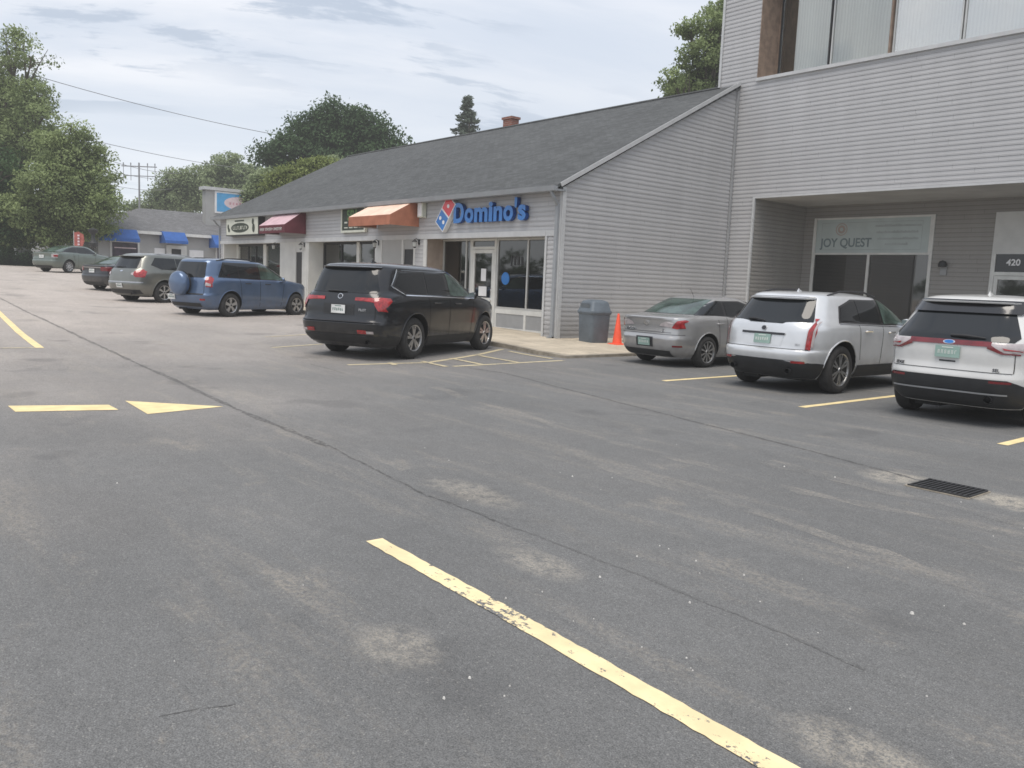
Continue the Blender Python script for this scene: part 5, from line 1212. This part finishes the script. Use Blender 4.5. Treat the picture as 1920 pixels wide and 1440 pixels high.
# ---- white crossover at the right edge
P_wh = car_paint('white_paint', (.68, .675, .655), .0, .3)
ED = [(.24, -.76, 3.5, .84), (.34, -.90, 3.62, .90), (.46, -.97, 3.70, .935), (.58, -1.00, 3.73, .95), (.64, -1.005, 3.74, .956), (.70, -.99, 3.74, .958), (.80, -.975, 3.74, .962), (.95, -.985, 3.70, .965), (1.03, -.985, 3.6, .962), (1.12, -.945, 3.3, .95), (1.17, -.91, 2.95, .93), (1.22, -.86, 2.66, .905),
      (1.38, -.70, 2.32, .845), (1.51, -.58, 2.02, .785), (1.59, -.51, 1.80, .745), (1.63, -.46, 1.62, .71), (1.665, -.34, 1.36, .62), (1.69, -.02, 1.05, .45), (1.705, .3, .8, .2)]
sp = dict(cat='SUV', belt=1.16, wb=2.85, r=.385, rim_r=.255, track=1.65, rim=(5, .16, .014, .022, 0), paint=P_wh, nr=5.2, nf=3.4, ngh=4.6, tab=ED,
 windows=[('window_surround', [(-.1, 1.24), (.1, 1.17), (2.4, 1.13), (2.5, 1.17), (1.78, 1.53), (1.4, 1.62), (.3, 1.59)], .004, BK), ('door_window', [(.1, 1.21), (1.24, 1.18), (1.24, 1.59), (.36, 1.57)], .008, GL), ('door_window', [(1.34, 1.18), (2.3, 1.16), (1.72, 1.50), (1.42, 1.58), (1.34, 1.59)], .008, GG)],
 seams=[(.56, .55, .46, 1.14), (1.28, .42, 1.26, 1.12)], sill=(.46, M['black']), handles=((.74, 1.05), (1.55, 1.03)),
 lights=[('tail_light', [('B', .60, .975), ('R', -.80, .965), ('R', -.58, 1.03), ('R', -.66, 1.08), ('B', .80, 1.10), ('B', .50, 1.085), ('B', .50, 1.045)], .012, M['clear']),
         ('tail_light_edge', [('B', .46, 1.02), ('B', .62, .955), ('R', -.80, .948), ('R', -.80, .967), ('B', .64, .977), ('B', .54, 1.035), ('B', .50, 1.06), ('B', .46, 1.045)], .014, M['redd']),
         ('tail_lamp', [('B', .64, 1.01), ('B', .80, .995), ('B', .80, 1.006), ('B', .62, 1.035)], .017, M['red']),
         ('reflector', rect('B', .52, .74, .585, .615), .010, M['redd'])],
 mirror=(2.2, 1.2),
 rear=[('rear_glass', [('B', -.72, 1.103), ('B', .72, 1.103), ('B', .76, 1.16), ('B', .60, 1.48), ('B', -.60, 1.48), ('B', -.76, 1.16)], .006, GL),
       ('dark_spoiler_face', [('B', -.66, 1.44), ('B', .66, 1.44), ('B', .70, 1.50), ('B', .62, 1.605), ('B', -.62, 1.605), ('B', -.70, 1.50)], .030, M['blackg']),
       ('light_bar', [('B', -.50, 1.04), ('B', .50, 1.04), ('B', .50, 1.10), ('B', -.50, 1.10)], .012, M['redd']),
       ('lower_bumper', [('L', -.47, .26), ('L', -.50, .50), ('B', -.70, .63), ('B', .70, .63), ('R', -.50, .50), ('R', -.47, .26)], .010, M['black']),
       ('bumper_lip', rect('B', -.70, .70, .44, .46), .022, M['trim']), ('tailgate_seam', [('B', -.74, .712), ('B', .74, .712), ('B', .74, .72), ('B', -.74, .72)], .004, M['well']),
       ('tailgate_seam', rect('B', .745, .752, .72, .95), .004, M['well']), ('tailgate_seam', rect('B', -.752, -.745, .72, .95), .004, M['well']), ('tailgate_handle', rect('B', -.10, .10, .815, .835), .006, M['black'])],
 front=[('windscreen', [('F', -.78, 1.22), ('F', .78, 1.22), ('F', .64, 1.6), ('F', -.64, 1.6)], .006, GL)])
t, B, body = build_car('parked_suv', 'white SUV with a full width red and clear light bar at the right edge', (-4.63, 12.25, 0), R(91), sp)
plate(B, body, .945, M['plateg'], M['inkw'], seed=13); wiper(B, body, .0, 1.15, -.42, 1.135, .022); emblem(B, body, 1.07, .075, .03, M['chrome'], 0, M['signblue']); exhaust(t, -.86, -.52, .37, .045)
badge(B, body, 'EDGE', .62, .75, .055); badge(B, body, 'SEL', -.58, .75, .055); spoiler(B, body, 1.62, .62, .10, .035, P_wh, .02); fin(body, .30, 1.695, P_wh)

# ------------------------------------------------------------------ far building with blue awnings
ZG = 1.03
fb = thing('far_building', 'low grey building with hipped roof and blue awnings closing the far end of the lot', 'building')
XB = -61.0
mb = MB(); mb.box(XB-9, XB, 14.5, 32, ZG-.3, 3.98); mb.build('wall', M['farwall'], fb)
mb = MB(); e0, e1, yA, yB, zR = XB-9.6, XB+.5, 14.0, 32.5, 5.95
A = [(e1, yA, 4.02), (e1, yB, 4.02), (e0, yB, 4.02), (e0, yA, 4.02), (XB-4.5, yA+4.4, zR), (XB-4.5, yB-4.4, zR)]
mb.add(A, [(0, 1, 5, 4), (1, 2, 5), (2, 3, 4, 5), (3, 0, 4), (0, 3, 2, 1)]); mb.build('roof', M['shingle2'], fb)
mb = MB(); mb.box(XB+.50, XB+.55, yA-.03, yB, 3.90, 4.10); mb.box(e0, XB+.50, yA-.06, yA-.01, 3.90, 4.10); mb.build('fascia', M['white'], fb)
def far_window(y0, y1, z0, z1, m):
    mb = MB(); mb.box(XB+.0, XB+.06, y0-.12, y0, z0-.1, z1+.1); mb.box(XB+.0, XB+.06, y1, y1+.12, z0-.1, z1+.1); mb.box(XB, XB+.055, y0, y1, z1, z1+.1); mb.box(XB, XB+.055, y0, y1, z0-.1, z0)
    w = mb.build('window', M['white'], fb); mb = MB(); mb.box(XB+.005, XB+.03, y0, y1, z0, z1); mb.build('pane', m, w); return w
pg = mat('purple_lit_glass', (.05, .035, .055), .08, spec=.8, var=.5, scale=2)
w = far_window(15.35, 17.0, 1.95, 3.25, pg); mb = MB(); mb.box(XB+.031, XB+.035, 15.5, 16.9, 2.85, 2.92); mb.build('window_stripe', M['pink'], w)
w = far_window(22.5, 25.2, 1.95, 3.25, pg); mb = MB(); mb.box(XB+.031, XB+.035, 22.7, 25.0, 2.8, 2.9); mb.build('window_stripe', M['pink'], w)
mb = MB(); mb.box(XB, XB+.08, 18.9, 20.3, ZG, 3.25); dfr = mb.build('door_frame', M['white'], fb); mb = MB(); mb.box(XB+.081, XB+.10, 19.25, 19.9, ZG+.9, 3.0); mb.build('pane', M['dark'], dfr)
for (a, b) in ((18.1, 18.8), (20.5, 21.5)): mb = MB(); mb.box(XB+.01, XB+.05, a, b, 2.1, 3.0); mb.build('notice_board', M['signwhite'], fb)
def side_awning(y0, y1, zt, zf, zb, proj, m, label):
    t = thing('awning', label, 'awning', (XB+.02, (y0+y1)/2, zt), 0, 'blue awnings on the far building'); w = (y1-y0)/2
    mb = MB(); f, b = zf-zt, zb-zt
    mb.quad((.56, -w, 0), (.56, w, 0), (proj, w, f), (proj, -w, f)); mb.quad((.0, w, 0), (.56, w, 0), (proj, w, f), (proj, w, b), (0, w, b)); mb.quad((.0, -w, 0), (.56, -w, 0), (proj, -w, f), (proj, -w, b), (0, -w, b)); mb.build('canopy', m, t)
    mb = MB(); mb.quad((proj, -w, f), (proj, w, f), (proj+.01, w, b), (proj+.01, -w, b)); mb.build('valance', m, t)
side_awning(14.55, 16.8, 4.12, 3.50, 3.28, 1.3, M['blue'], 'leftmost of the three blue awnings on the far grey building')
side_awning(18.45, 20.0, 4.16, 3.55, 3.35, 1.3, M['blue'], 'middle blue awning over the far building door')
side_awning(21.9, 25.4, 4.14, 3.45, 3.22, 1.3, M['blue'], 'rightmost blue awning partly behind the cream box sign')
ub = thing('rooftop_block', 'flat topped grey block rising behind the far building with a blue sign', 'building')
mb = MB(); mb.box(-63.7, -63, 22.4, 34, 4.2, 7.55); mb.build('wall', M['farwall'], ub)
mb = MB(); mb.box(-63.85, -62.8, 22.2, 34.2, 7.55, 7.78); mb.build('roof_edge', M['trim_lt'], ub)
bs = thing('roof_sign', 'sky blue sign with a pale pink oval on the far block', 'sign', (-62.98, 24.9, 6.72))
mb = MB(); mb.box(.0, .08, -1.85, 1.95, -.82, .80); sb = mb.build('sign_board', M['signwhite'], bs)
mb = MB(); mb.box(.081, .09, -1.70, 1.80, -.70, .68); mb.build('sign_face', M['skyblue'], sb)
mb = MB(); mb.add([(.095, .1+1.25*math.cos(2*math.pi*k/24), .50*math.sin(2*math.pi*k/24)) for k in range(24)], [tuple(range(24))]); mb.build('oval', M['pink'], sb)
pk_ = mat('pink_ink', (.60, .34, .38), .6, var=.1)
for k in range(7): mb = MB(); mb.box(.097, .10, -.75+k*.25, -.62+k*.25, -.12, .06); mb.build('letter', pk_, sb)
# hanging basket, banner, pale house, hedge
hb = thing('hanging_basket', 'dark hanging basket on a bracket at the corner of the far building', 'planter', (-55.3, 12.85, .75))
mb = MB(); mb.tube([(0, 0, 0), (0, 0, 3.0), (.15, 0, 3.1), (.35, 0, 3.0)], .035, 6); mb.build('post', M['iron'], hb)
mb = MB(); mb.lathe([(.001, 1.85), (.22, 2.0), (.26, 2.2), (.12, 2.35), (.10, 2.7), (.25, 2.85), (.30, 3.0), (.001, 3.1)], 10, 'z', (.1, 0, 0)); mb.build('basket', M['iron'], hb, True)
rb = thing('banner', 'red feather banner with pale marks in front of the trees', 'banner', (-53.6, 11.45, 1.2), R(40)); rb.scale = (.8, .8, .85)
mb = MB(); mb.tube([(0, 0, 0), (0, 0, 2.75)], .025, 6); mb.build('pole', M['alu'], rb)
mb = MB(); mb.quad((.03, 0, 1.55), (.62, .05, 1.62), (.80, .08, 2.1), (.74, .05, 2.55), (.40, 0, 2.72), (.03, 0, 2.65)); fl = mb.build('cloth', M['redflag'], rb)
mb = MB()
for k in range(4): mb.box(.32, .48, -.03, -.02, 1.8+k*.2, 1.92+k*.2)
mb.build('marks', M['pink'], fl)
hs = thing('pale_house', 'pale grey house half hidden behind the big trees on the left', 'house')
mb = MB(); mb.box(-98, -88, -12, 25, 1.0, 4.6); mb.build('wall', M['housewall'], hs)
mb = MB(); A = [(-87.5, -12.5, 4.5), (-87.5, 25.5, 4.5), (-98.5, 25.5, 4.5), (-98.5, -12.5, 4.5), (-93, -12.5, 7.2), (-93, 25.5, 7.2)]
mb.add(A, [(0, 1, 5, 4), (3, 4, 5, 2), (0, 4, 3), (1, 2, 5)]); mb.build('roof', M['shingle2'], hs)
for y in (4, 9, 14, 19): mb = MB(); mb.box(-88.02, -87.95, y, y+1.2, 2.0, 3.4); mb.build('window', M['dark'], hs)
struct((lambda mb: (mb.quad((-66, -60, 1.39), (-66, 14.3, 1.39), (-400, 14.3, 1.42), (-400, -60, 1.42)), mb.build('grass_verge', M['grass'])))(MB())[1])

# ------------------------------------------------------------------ trees
rng = np.random.default_rng(11)
def leaf_cloud(lobes, n, size, seed, per=26, spread=.55, flat=.6, shell=.35):
    r = np.random.default_rng(seed)
    L = np.array(lobes, float); vol = (L[:, 3]*L[:, 4]*L[:, 5])**.75; pk = r.choice(len(L), size=max(1, n//per), p=vol/vol.sum())
    d = r.normal(size=(len(pk), 3)); d /= np.linalg.norm(d, axis=1)[:, None]
    rad = (shell+(1-shell)*r.random(len(pk))**.6)[:, None]
    cc = L[pk, :3]+d*rad*L[pk, 3:6]
    sh = r.random(len(pk))*.6+.40*np.clip(d[:, 2]+.1, 0, 1)  # random clump tone, with the tops painted lighter as if lit from above
    cs = r.uniform(.6, 1.3, len(pk))
    idx = np.repeat(np.arange(len(pk)), per); m = len(idx)
    g = r.normal(size=(m, 3)); g /= (1+.35*np.linalg.norm(g, axis=1))[:, None]
    c = cc[idx]+g*(.9*spread*cs[idx])[:, None]*np.array([1, 1, flat])
    a = r.normal(size=(m, 3)); a /= np.linalg.norm(a, axis=1)[:, None]
    nn = r.normal(size=(m, 3))*.38+np.array([0, 0, .6])+d[idx]*.55; b = np.cross(nn, a); b /= np.linalg.norm(b, axis=1)[:, None]
    s = size*r.uniform(.7, 1.5, m)[:, None]
    V = np.stack([c-a*s, c-b*s*.55, c+a*s, c+b*s*.55], 1).reshape(-1, 3)
    return V, np.clip(sh[idx]+r.normal(size=m)*.08, 0, 1)
def quads_obj(name, V, shade, m, parent):
    me = bpy.data.meshes.new(name); n = len(V)//4
    me.vertices.add(len(V)); me.vertices.foreach_set('co', V.astype(np.float32).ravel())
    me.loops.add(n*4); me.loops.foreach_set('vertex_index', np.arange(n*4, dtype=np.int32))
    me.polygons.add(n); me.polygons.foreach_set('loop_start', np.arange(0, n*4, 4, dtype=np.int32))
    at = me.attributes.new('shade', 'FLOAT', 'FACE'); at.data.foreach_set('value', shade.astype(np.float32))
    me.update(); me.validate(); me.materials.append(m)
    o = bpy.data.objects.new(name, me); COL.objects.link(o); o.parent = parent; return o
def tree(name, label, loc, lobes, n, size, m, seed, trunk_r=.28, fork=.35, group=None, spread=.55, per=50, shell=.35, flat=.6, trunks=None):
    t = thing(name, label, 'tree', loc, 0, group); r = random.Random(seed)
    V, sh = leaf_cloud(lobes, n, size, seed, per, spread, flat, shell); quads_obj('crown', V, sh, m, t)
    mb = MB(); H = max(l[2]+l[5]*.3 for l in lobes); zf = H*fork
    mb.tube([(0, 0, -.3), (.03, .02, .5), (.1, 0, zf*.5), (.05, .1, zf), (0, .1, H*.8)], [trunk_r*1.35, trunk_r, trunk_r*.85, trunk_r*.7, trunk_r*.15], 9)
    for l in lobes:
        p0 = Vector((.05, .05, zf*r.uniform(.7, 1.25))); p2 = Vector((l[0], l[1], l[2]+l[5]*.2)); p1 = p0.lerp(p2, .5)+Vector((r.uniform(-.3, .3), r.uniform(-.3, .3), (p2.z-p0.z)*.12))
        mb.tube([p0, p1, p2], [trunk_r*.5, trunk_r*.3, .03], 6)
        for k in range(4):
            q = p1.lerp(p2, r.random()); e = p2+Vector((r.uniform(-1, 1)*l[3]*.8, r.uniform(-1, 1)*l[4]*.8, r.uniform(-.6, .8)*l[5])); mb.tube([q, q.lerp(e, .5)+Vector((0, 0, .2)), e], [.07, .045, .015], 5)
    mb.build('trunk', M['bark'], t, True)
    return t
def W(px, py, dep):      # a spot seen in the photo at a known distance
    return CAM+(FW+RT*((px-960)/F)-UP*((py-720)/F))*dep
def lob(base, items, dep):
    out = []
    for (px, py, rpx, rpy, dd) in items:
        p = W(px, py, dep+dd); k = (dep+dd)/F; out.append((p.x-base[0], p.y-base[1], p.z-base[2], rpx*k, rpx*k, rpy*k))
    return out
b0 = (-71.5, 10.9, 1.2)
tree('broadleaf_tree', 'tallest leafy tree at the left edge rising above its neighbours', b0,
     lob(b0, [(30, 85, 26, 28, 0), (20, 140, 55, 40, 1), (60, 110, 35, 25, -1), (40, 200, 60, 45, 0), (0, 190, 60, 60, 1), (62, 190, 38, 34, -1), (78, 228, 34, 34, -2), (30, 275, 72, 50, 0), (-30, 300, 80, 70, 2), (80, 270, 40, 40, 2), (0, 370, 90, 60, 0), (50, 390, 70, 45, 1), (-60, 200, 80, 90, 0)], 60), 50000, .10, M['leafA'], 21, .45, .3, 'big trees on the left', spread=.75, per=76)
b0 = (-62.3, 12.0, 1.1)
tree('broadleaf_tree', 'round topped green tree in front of the tallest tree', b0,
     lob(b0, [(145, 258, 26, 26, 0), (92, 285, 34, 34, 1), (125, 295, 50, 40, 0), (170, 300, 32, 34, 1), (100, 350, 60, 45, -1), (180, 345, 42, 38, 0), (150, 395, 62, 40, 0), (90, 410, 60, 40, 1), (195, 385, 30, 28, -1), (40, 400, 50, 38, -1), (175, 425, 32, 20, 0), (20, 440, 60, 26, 1), (95, 445, 40, 22, 0)], 54), 56000, .092, M['leafA'], 22, .36, .22, 'big trees on the left', spread=.65, per=76)
b0 = (-63, 7.5, 1.1)
tree('broadleaf_tree', 'dark low branching tree at the left edge nearest the parked green sedan', b0,
     lob(b0, [(5, 330, 60, 50, 0), (40, 420, 55, 40, 0), (-40, 400, 80, 60, 0), (-100, 300, 90, 90, 0), (0, 450, 40, 22, 0)], 54), 26000, .095, M['leafB'], 23, .4, .2, 'big trees on the left', spread=.6)
b0 = (-69.3, 36.0, 1.0)
tree('maple_tree', 'big dark green round maple rising behind the shop roof', b0,
     lob(b0, [(640, 225, 60, 38, 0), (590, 255, 55, 42, 0), (690, 250, 52, 40, 0), (735, 290, 38, 38, 0), (640, 300, 90, 60, 1), (540, 290, 50, 42, -1), (508, 310, 32, 40, 0), (700, 320, 70, 50, 0), (570, 340, 70, 45, 0), (510, 365, 40, 40, 0), (755, 320, 22, 30, 0)], 75), 70000, .14, M['leafB'], 24, .5, .3, spread=.9, per=76)
b0 = (-97, 35, 1.2)
tree('pale_tree', 'pale loose leafed tree left of the dark maple', b0,
     lob(b0, [(425, 315, 42, 28, 0), (390, 345, 50, 32, 0), (465, 345, 42, 36, 0), (430, 375, 70, 30, 0)], 95), 24000, .15, M['leafC'], 25, .35, .3, spread=.9)
b0 = (-100, 31, 1.2)
tree('pale_tree', 'smaller pale tree beside the utility pole', b0,
     lob(b0, [(335, 345, 36, 26, 0), (312, 370, 34, 24, 0), (355, 378, 40, 26, 0), (285, 385, 30, 12, 0), (250, 388, 18, 8, 0)], 95), 15000, .14, M['leafC'], 26, .3, .3, spread=.8)
b0 = (-59, 28.3, 1.0)
for k, (its, lbl, mm, sd) in enumerate(((([(560, 340, 45, 34, 0), (600, 325, 36, 26, 0), (530, 350, 30, 26, 0)]), 'yellow green bushy tree showing above the far end of the shop roof', 'leafD', 27), (([(625, 315, 30, 18, 0), (500, 345, 24, 26, 0), (480, 372, 26, 22, 0)]), 'small olive tree beside the yellow green one behind the roof', 'leafC', 28))):
    bb = (b0[0]-k*3, b0[1]+k, 1.0); tree('bushy_tree', lbl, bb, lob(bb, its, 62+2*k), 17000, .11, M[mm], sd, .22, .4, spread=.6)
b0 = (-31.0, 41.0, 0)
tree('broadleaf_tree', 'leafy tree reaching out from behind the tall grey building', b0,
     lob(b0, [(1335, 60, 40, 40, 0), (1320, 110, 50, 30, 0), (1345, 30, 26, 30, 1), (1262, 150, 28, 18, -1), (1300, 150, 40, 28, 1), (1290, 55, 26, 12, 0), (1360, 150, 50, 50, 2), (1290, 175, 50, 18, 1), (1400, 60, 70, 80, 2)], 48), 32000, .088, M['leafA'], 29, .35, .3, spread=.42, per=44)
# spruce
def spruce():
    b = Vector((-64.9, 48.4, .8)); t = thing('spruce_tree', 'slender dark spruce poking up beyond the shop roof near the chimney', 'tree', b)
    top = W(877, 178, 80); H = top.z-b.z; r = np.random.default_rng(31)
    mb = MB(); mb.tube([(0, 0, -.3), (.1, 0, H*.5), (top.x-b.x, top.y-b.y, H)], [.35, .2, .02], 8); Vs, sh = [], []
    lvl = 0.3*H
    while lvl < H*.99:
        f = (H-lvl)/H; rad = 6.2*f**.8*(.85+.3*r.random()); nb = 9
        for k in range(nb):
            a = r.random()*6.283; L = rad*r.uniform(.6, 1.1); ax = np.array([(top.x-b.x)*lvl/H, (top.y-b.y)*lvl/H, lvl])
            d = np.array([math.cos(a), math.sin(a), -.12+.25*(1-f)]); e = ax+d*L; mb.tube([tuple(ax), tuple(e)], [.04, .01], 4)
            n = int(16+44*L/3)
            tt = r.random(n)**.7; c = ax+np.outer(tt*L, d)+r.normal(size=(n, 3))*np.array([.16, .16, .10])*(1.2-.6*tt)[:, None]-np.array([0, 0, .12])
            aa = np.outer(np.ones(n), d)+r.normal(size=(n, 3))*.5; aa /= np.linalg.norm(aa, axis=1)[:, None]; nn = r.normal(size=(n, 3)); bb = np.cross(nn, aa); bb /= np.linalg.norm(bb, axis=1)[:, None]
            s = .22*r.uniform(.6, 1.3, n)[:, None]; Vs.append(np.stack([c-aa*s, c-bb*s*.35, c+aa*s, c+bb*s*.35], 1).reshape(-1, 3)); sh.append(np.full(n, r.random()))
        lvl += .55*(.6+f)
    mb.build('trunk', M['bark'], t, True); quads_obj('crown', np.concatenate(Vs), np.concatenate(sh), M['needle'], t)
spruce()
# distant tree line closing the horizon behind the buildings and the lot
def treeline():
    lobes = []; r = random.Random(5)
    for k in range(70):
        a = R(100+ k*2.6); d = r.uniform(120, 150); x, y = d*math.cos(a), d*math.sin(a); h = r.uniform(2.2, 4.2); lobes.append((x, y, 1.5+h*.6, r.uniform(3.5, 6), r.uniform(3.5, 6), h))
    V, sh = leaf_cloud(lobes, 26000, .42, 41, 26, 1.1, .7, .2); o = quads_obj('distant_woods', V, sh, M['leafB'], None); o['kind'] = 'stuff'; o['label'] = 'low band of distant trees beyond the lot'; o['category'] = 'woods'
treeline()
# shrubs under the left trees
def hedge():
    for i, (px, w) in enumerate(((15, 34), (60, 30), (-40, 40))):
        p = W(px, 497, 60); b = (p.x, p.y, 1.1); t = thing('shrub', ['dark low shrub at the foot of the left trees by the frame edge', 'dark low shrub between the trunks behind the green sedan', 'dark low shrub under the trees at the far left'][i], 'shrub', b, 0, 'dark shrubs under the left trees')
        V, sh = leaf_cloud([(0, 0, .5, w*60/F, w*60/F, .8)], 2400, .10, 50+i, 20, .3, .8, .3); quads_obj('foliage', V, sh, M['leafB'], t)
        mb = MB()
        for k in range(5): a = k*1.3; mb.tube([(0, 0, 0), (math.cos(a)*.5, math.sin(a)*.5, .9)], [.04, .01], 5)
        mb.build('stems', M['bark'], t)
hedge()
# utility pole and cables
up_ = thing('utility_pole', 'thin utility pole with a double crossarm against the sky', 'utility pole', (-95.8, 26.9, 1.2))
mb = MB(); mb.tube([(0, 0, 0), (-.2, .1, 6), (-.5, .2, 11.6)], [.11, .10, .08], 8); mb.build('pole', M['cable'], up_)
mb = MB(); mb.obox((-.45, .2, 11.2), 1.9, .04, .05, (RT.x, RT.y, 0), (-RT.y, RT.x, 0), (0, 0, 1)); mb.obox((-.42, .2, 10.2), 1.7, .04, .04, (RT.x, RT.y, 0), (-RT.y, RT.x, 0), (0, 0, 1)); ca = mb.build('crossarm', M['cable'], up_)
mb = MB(); rx = Vector((RT.x, RT.y, 0)).normalized()
for s in (-1.7, -.9, .9, 1.7): c = Vector((-.45, .2, 11.3))+rx*s; mb.lathe([(.001, .3), (.06, .25), (.05, 0)], 6, 'z', tuple(c)); mb.tube([c+Vector((0, 0, -1.6)), c], .03, 4)
mb.build('insulator', M['cable'], ca)
cl = ['highest cable crossing the sky from the tall left tree to the maple', 'middle cable sloping down above the utility pole', 'lower cable passing just over the crossarm', 'lowest faint cable below the crossarm', 'bottom cable running just above the far roof']
for i, (a, b, da, db, r_) in enumerate((((60, 140), (560, 260), 62, 78, .026), ((120, 250), (480, 318), 60, 100, .024), ((190, 296), (345, 325), 62, 95, .022), ((190, 316), (340, 335), 62, 95, .018), ((200, 345), (330, 352), 62, 95, .018))):
    p, q = W(*a, da), W(*b, db); pts = []
    for k in range(13):
        tt = k/12; c = p.lerp(q, tt); c.z -= 4*.35*tt*(1-tt); pts.append(c)
    mb = MB(); mb.tube(pts, r_, 5); o = mb.build('overhead_cable', M['cable']); tag(o, cl[i], 'cable', 'overhead cables')

# thin summer haze filling the air over the lot
def haze():
    m = bpy.data.materials.new('haze'); m.use_nodes = True; nt = m.node_tree; nt.nodes.remove(nt.nodes['Principled BSDF'])
    ab = nt.nodes.new('ShaderNodeVolumeAbsorption'); ab.inputs['Color'].default_value = (0, 0, 0, 1); ab.inputs['Density'].default_value = HZ
    em = nt.nodes.new('ShaderNodeEmission'); em.inputs[0].default_value = (.84, .85, .87, 1); em.inputs[1].default_value = HZ*.9
    ad = nt.nodes.new('ShaderNodeAddShader'); lk(nt, ab.outputs[0], ad.inputs[0]); lk(nt, em.outputs[0], ad.inputs[1]); lk(nt, ad.outputs[0], nt.nodes['Material Output'].inputs['Volume'])
    mb = MB(); mb.box(-260, 120, -160, 220, -3, 70); o = mb.build('haze', m); struct(o); o.visible_shadow = True
HZ = .0009
haze()
# ------------------------------------------------------------------ world and sun
SE, SAZ = R(68), math.atan2(-.75, .42)      # sun direction (towards the sun), azimuth in XY
w = bpy.data.worlds.new('World'); S.world = w; w.use_nodes = True; nt = w.node_tree; bg = nt.nodes['Background']
sky = nt.nodes.new('ShaderNodeTexSky'); sky.sky_type = 'NISHITA'; sky.sun_disc = False; sky.sun_elevation = SE
sky.sun_rotation = math.pi/2-SAZ; sky.air_density = 1.2; sky.dust_density = 2.5
tc = nt.nodes.new('ShaderNodeTexCoord'); sp_ = nt.nodes.new('ShaderNodeSeparateXYZ'); lk(nt, tc.outputs['Generated'], sp_.inputs[0])
zc = math_n(nt, 'MAXIMUM', sp_.outputs[2], .0); den = math_n(nt, 'ADD', zc, .16)
cb = nt.nodes.new('ShaderNodeCombineXYZ'); lk(nt, math_n(nt, 'DIVIDE', sp_.outputs[0], den), cb.inputs[0]); lk(nt, math_n(nt, 'DIVIDE', sp_.outputs[1], den), cb.inputs[1])
v = mapping(nt, mapping(nt, cb.outputs[0], (1, 1, 1), (0, 0, R(-66))), (.70, 1.5, 1))
wr = noise(nt, cb.outputs[0], .7, 3, .5, 1)
vm = nt.nodes.new('ShaderNodeVectorMath'); vm.operation = 'MULTIPLY_ADD'; lk(nt, wr, vm.inputs[0]); vm.inputs[1].default_value = (.5, .5, 0); lk(nt, v, vm.inputs[2])
n1 = noise(nt, vm.outputs[0], 1.1, 7, .56); n2 = noise(nt, v, 3.2, 6, .6); n3 = noise(nt, vm.outputs[0], .45, 2, .5)
hz = ramp(nt, zc, .0, .30)
# bright cloud deck with blue-grey banks
deck = mixc(nt, ramp(nt, n3, .38, .62), (.64, .69, .77), (.86, .865, .90))
deck = mixc(nt, ramp(nt, n1, .34, .66), (.58, .64, .74), deck)
n4 = noise(nt, mapping(nt, vm.outputs[0], (1, 1.1, 1)), 3.0, 8, .60); n5 = noise(nt, cb.outputs[0], .8, 2, .5)
bank = math_n(nt, 'MULTIPLY', ramp(nt, n4, .51, .60), ramp(nt, n5, .42, .55))
deck = mixc(nt, math_n(nt, 'MULTIPLY', bank, .85), deck, (.40, .47, .58))
deck = mixc(nt, ramp(nt, zc, .22, .0), deck, (.74, .79, .86))
nis = nt.nodes.new('ShaderNodeVectorMath'); nis.operation = 'SCALE'; lk(nt, sky.outputs[0], nis.inputs[0]); nis.inputs['Scale'].default_value = .12
dk = nt.nodes.new('ShaderNodeVectorMath'); dk.operation = 'SCALE'; lk(nt, deck, dk.inputs[0]); dk.inputs['Scale'].default_value = 1.0
fin_ = mixc(nt, .88, nis.outputs[0], dk.outputs[0])
lk(nt, fin_, bg.inputs[0]); bg.inputs[1].default_value = 1.27
sd = bpy.data.lights.new('sun', 'SUN'); sd.energy = 2.2; sd.angle = R(34); sd.specular_factor = .35; sd.color = (1, .93, .84)
so = bpy.data.objects.new('sun', sd); COL.objects.link(so)
dirv = Vector((math.cos(SE)*math.cos(SAZ), math.cos(SE)*math.sin(SAZ), math.sin(SE)))
so.rotation_euler = (-dirv).to_track_quat('-Z', 'Y').to_euler(); so.location = (0, 0, 30)

S.view_settings.view_transform = 'Standard'; S.view_settings.look = 'None'; S.view_settings.exposure = 0; S.view_settings.gamma = 1
S.render.engine = 'CYCLES'; S.cycles.max_bounces = 6; S.cycles.diffuse_bounces = 3; S.cycles.glossy_bounces = 3; S.cycles.transparent_max_bounces = 8
S.cycles.pixel_filter_type = 'BLACKMAN_HARRIS'; S.cycles.filter_width = 1.6; S.cycles.use_denoising = True
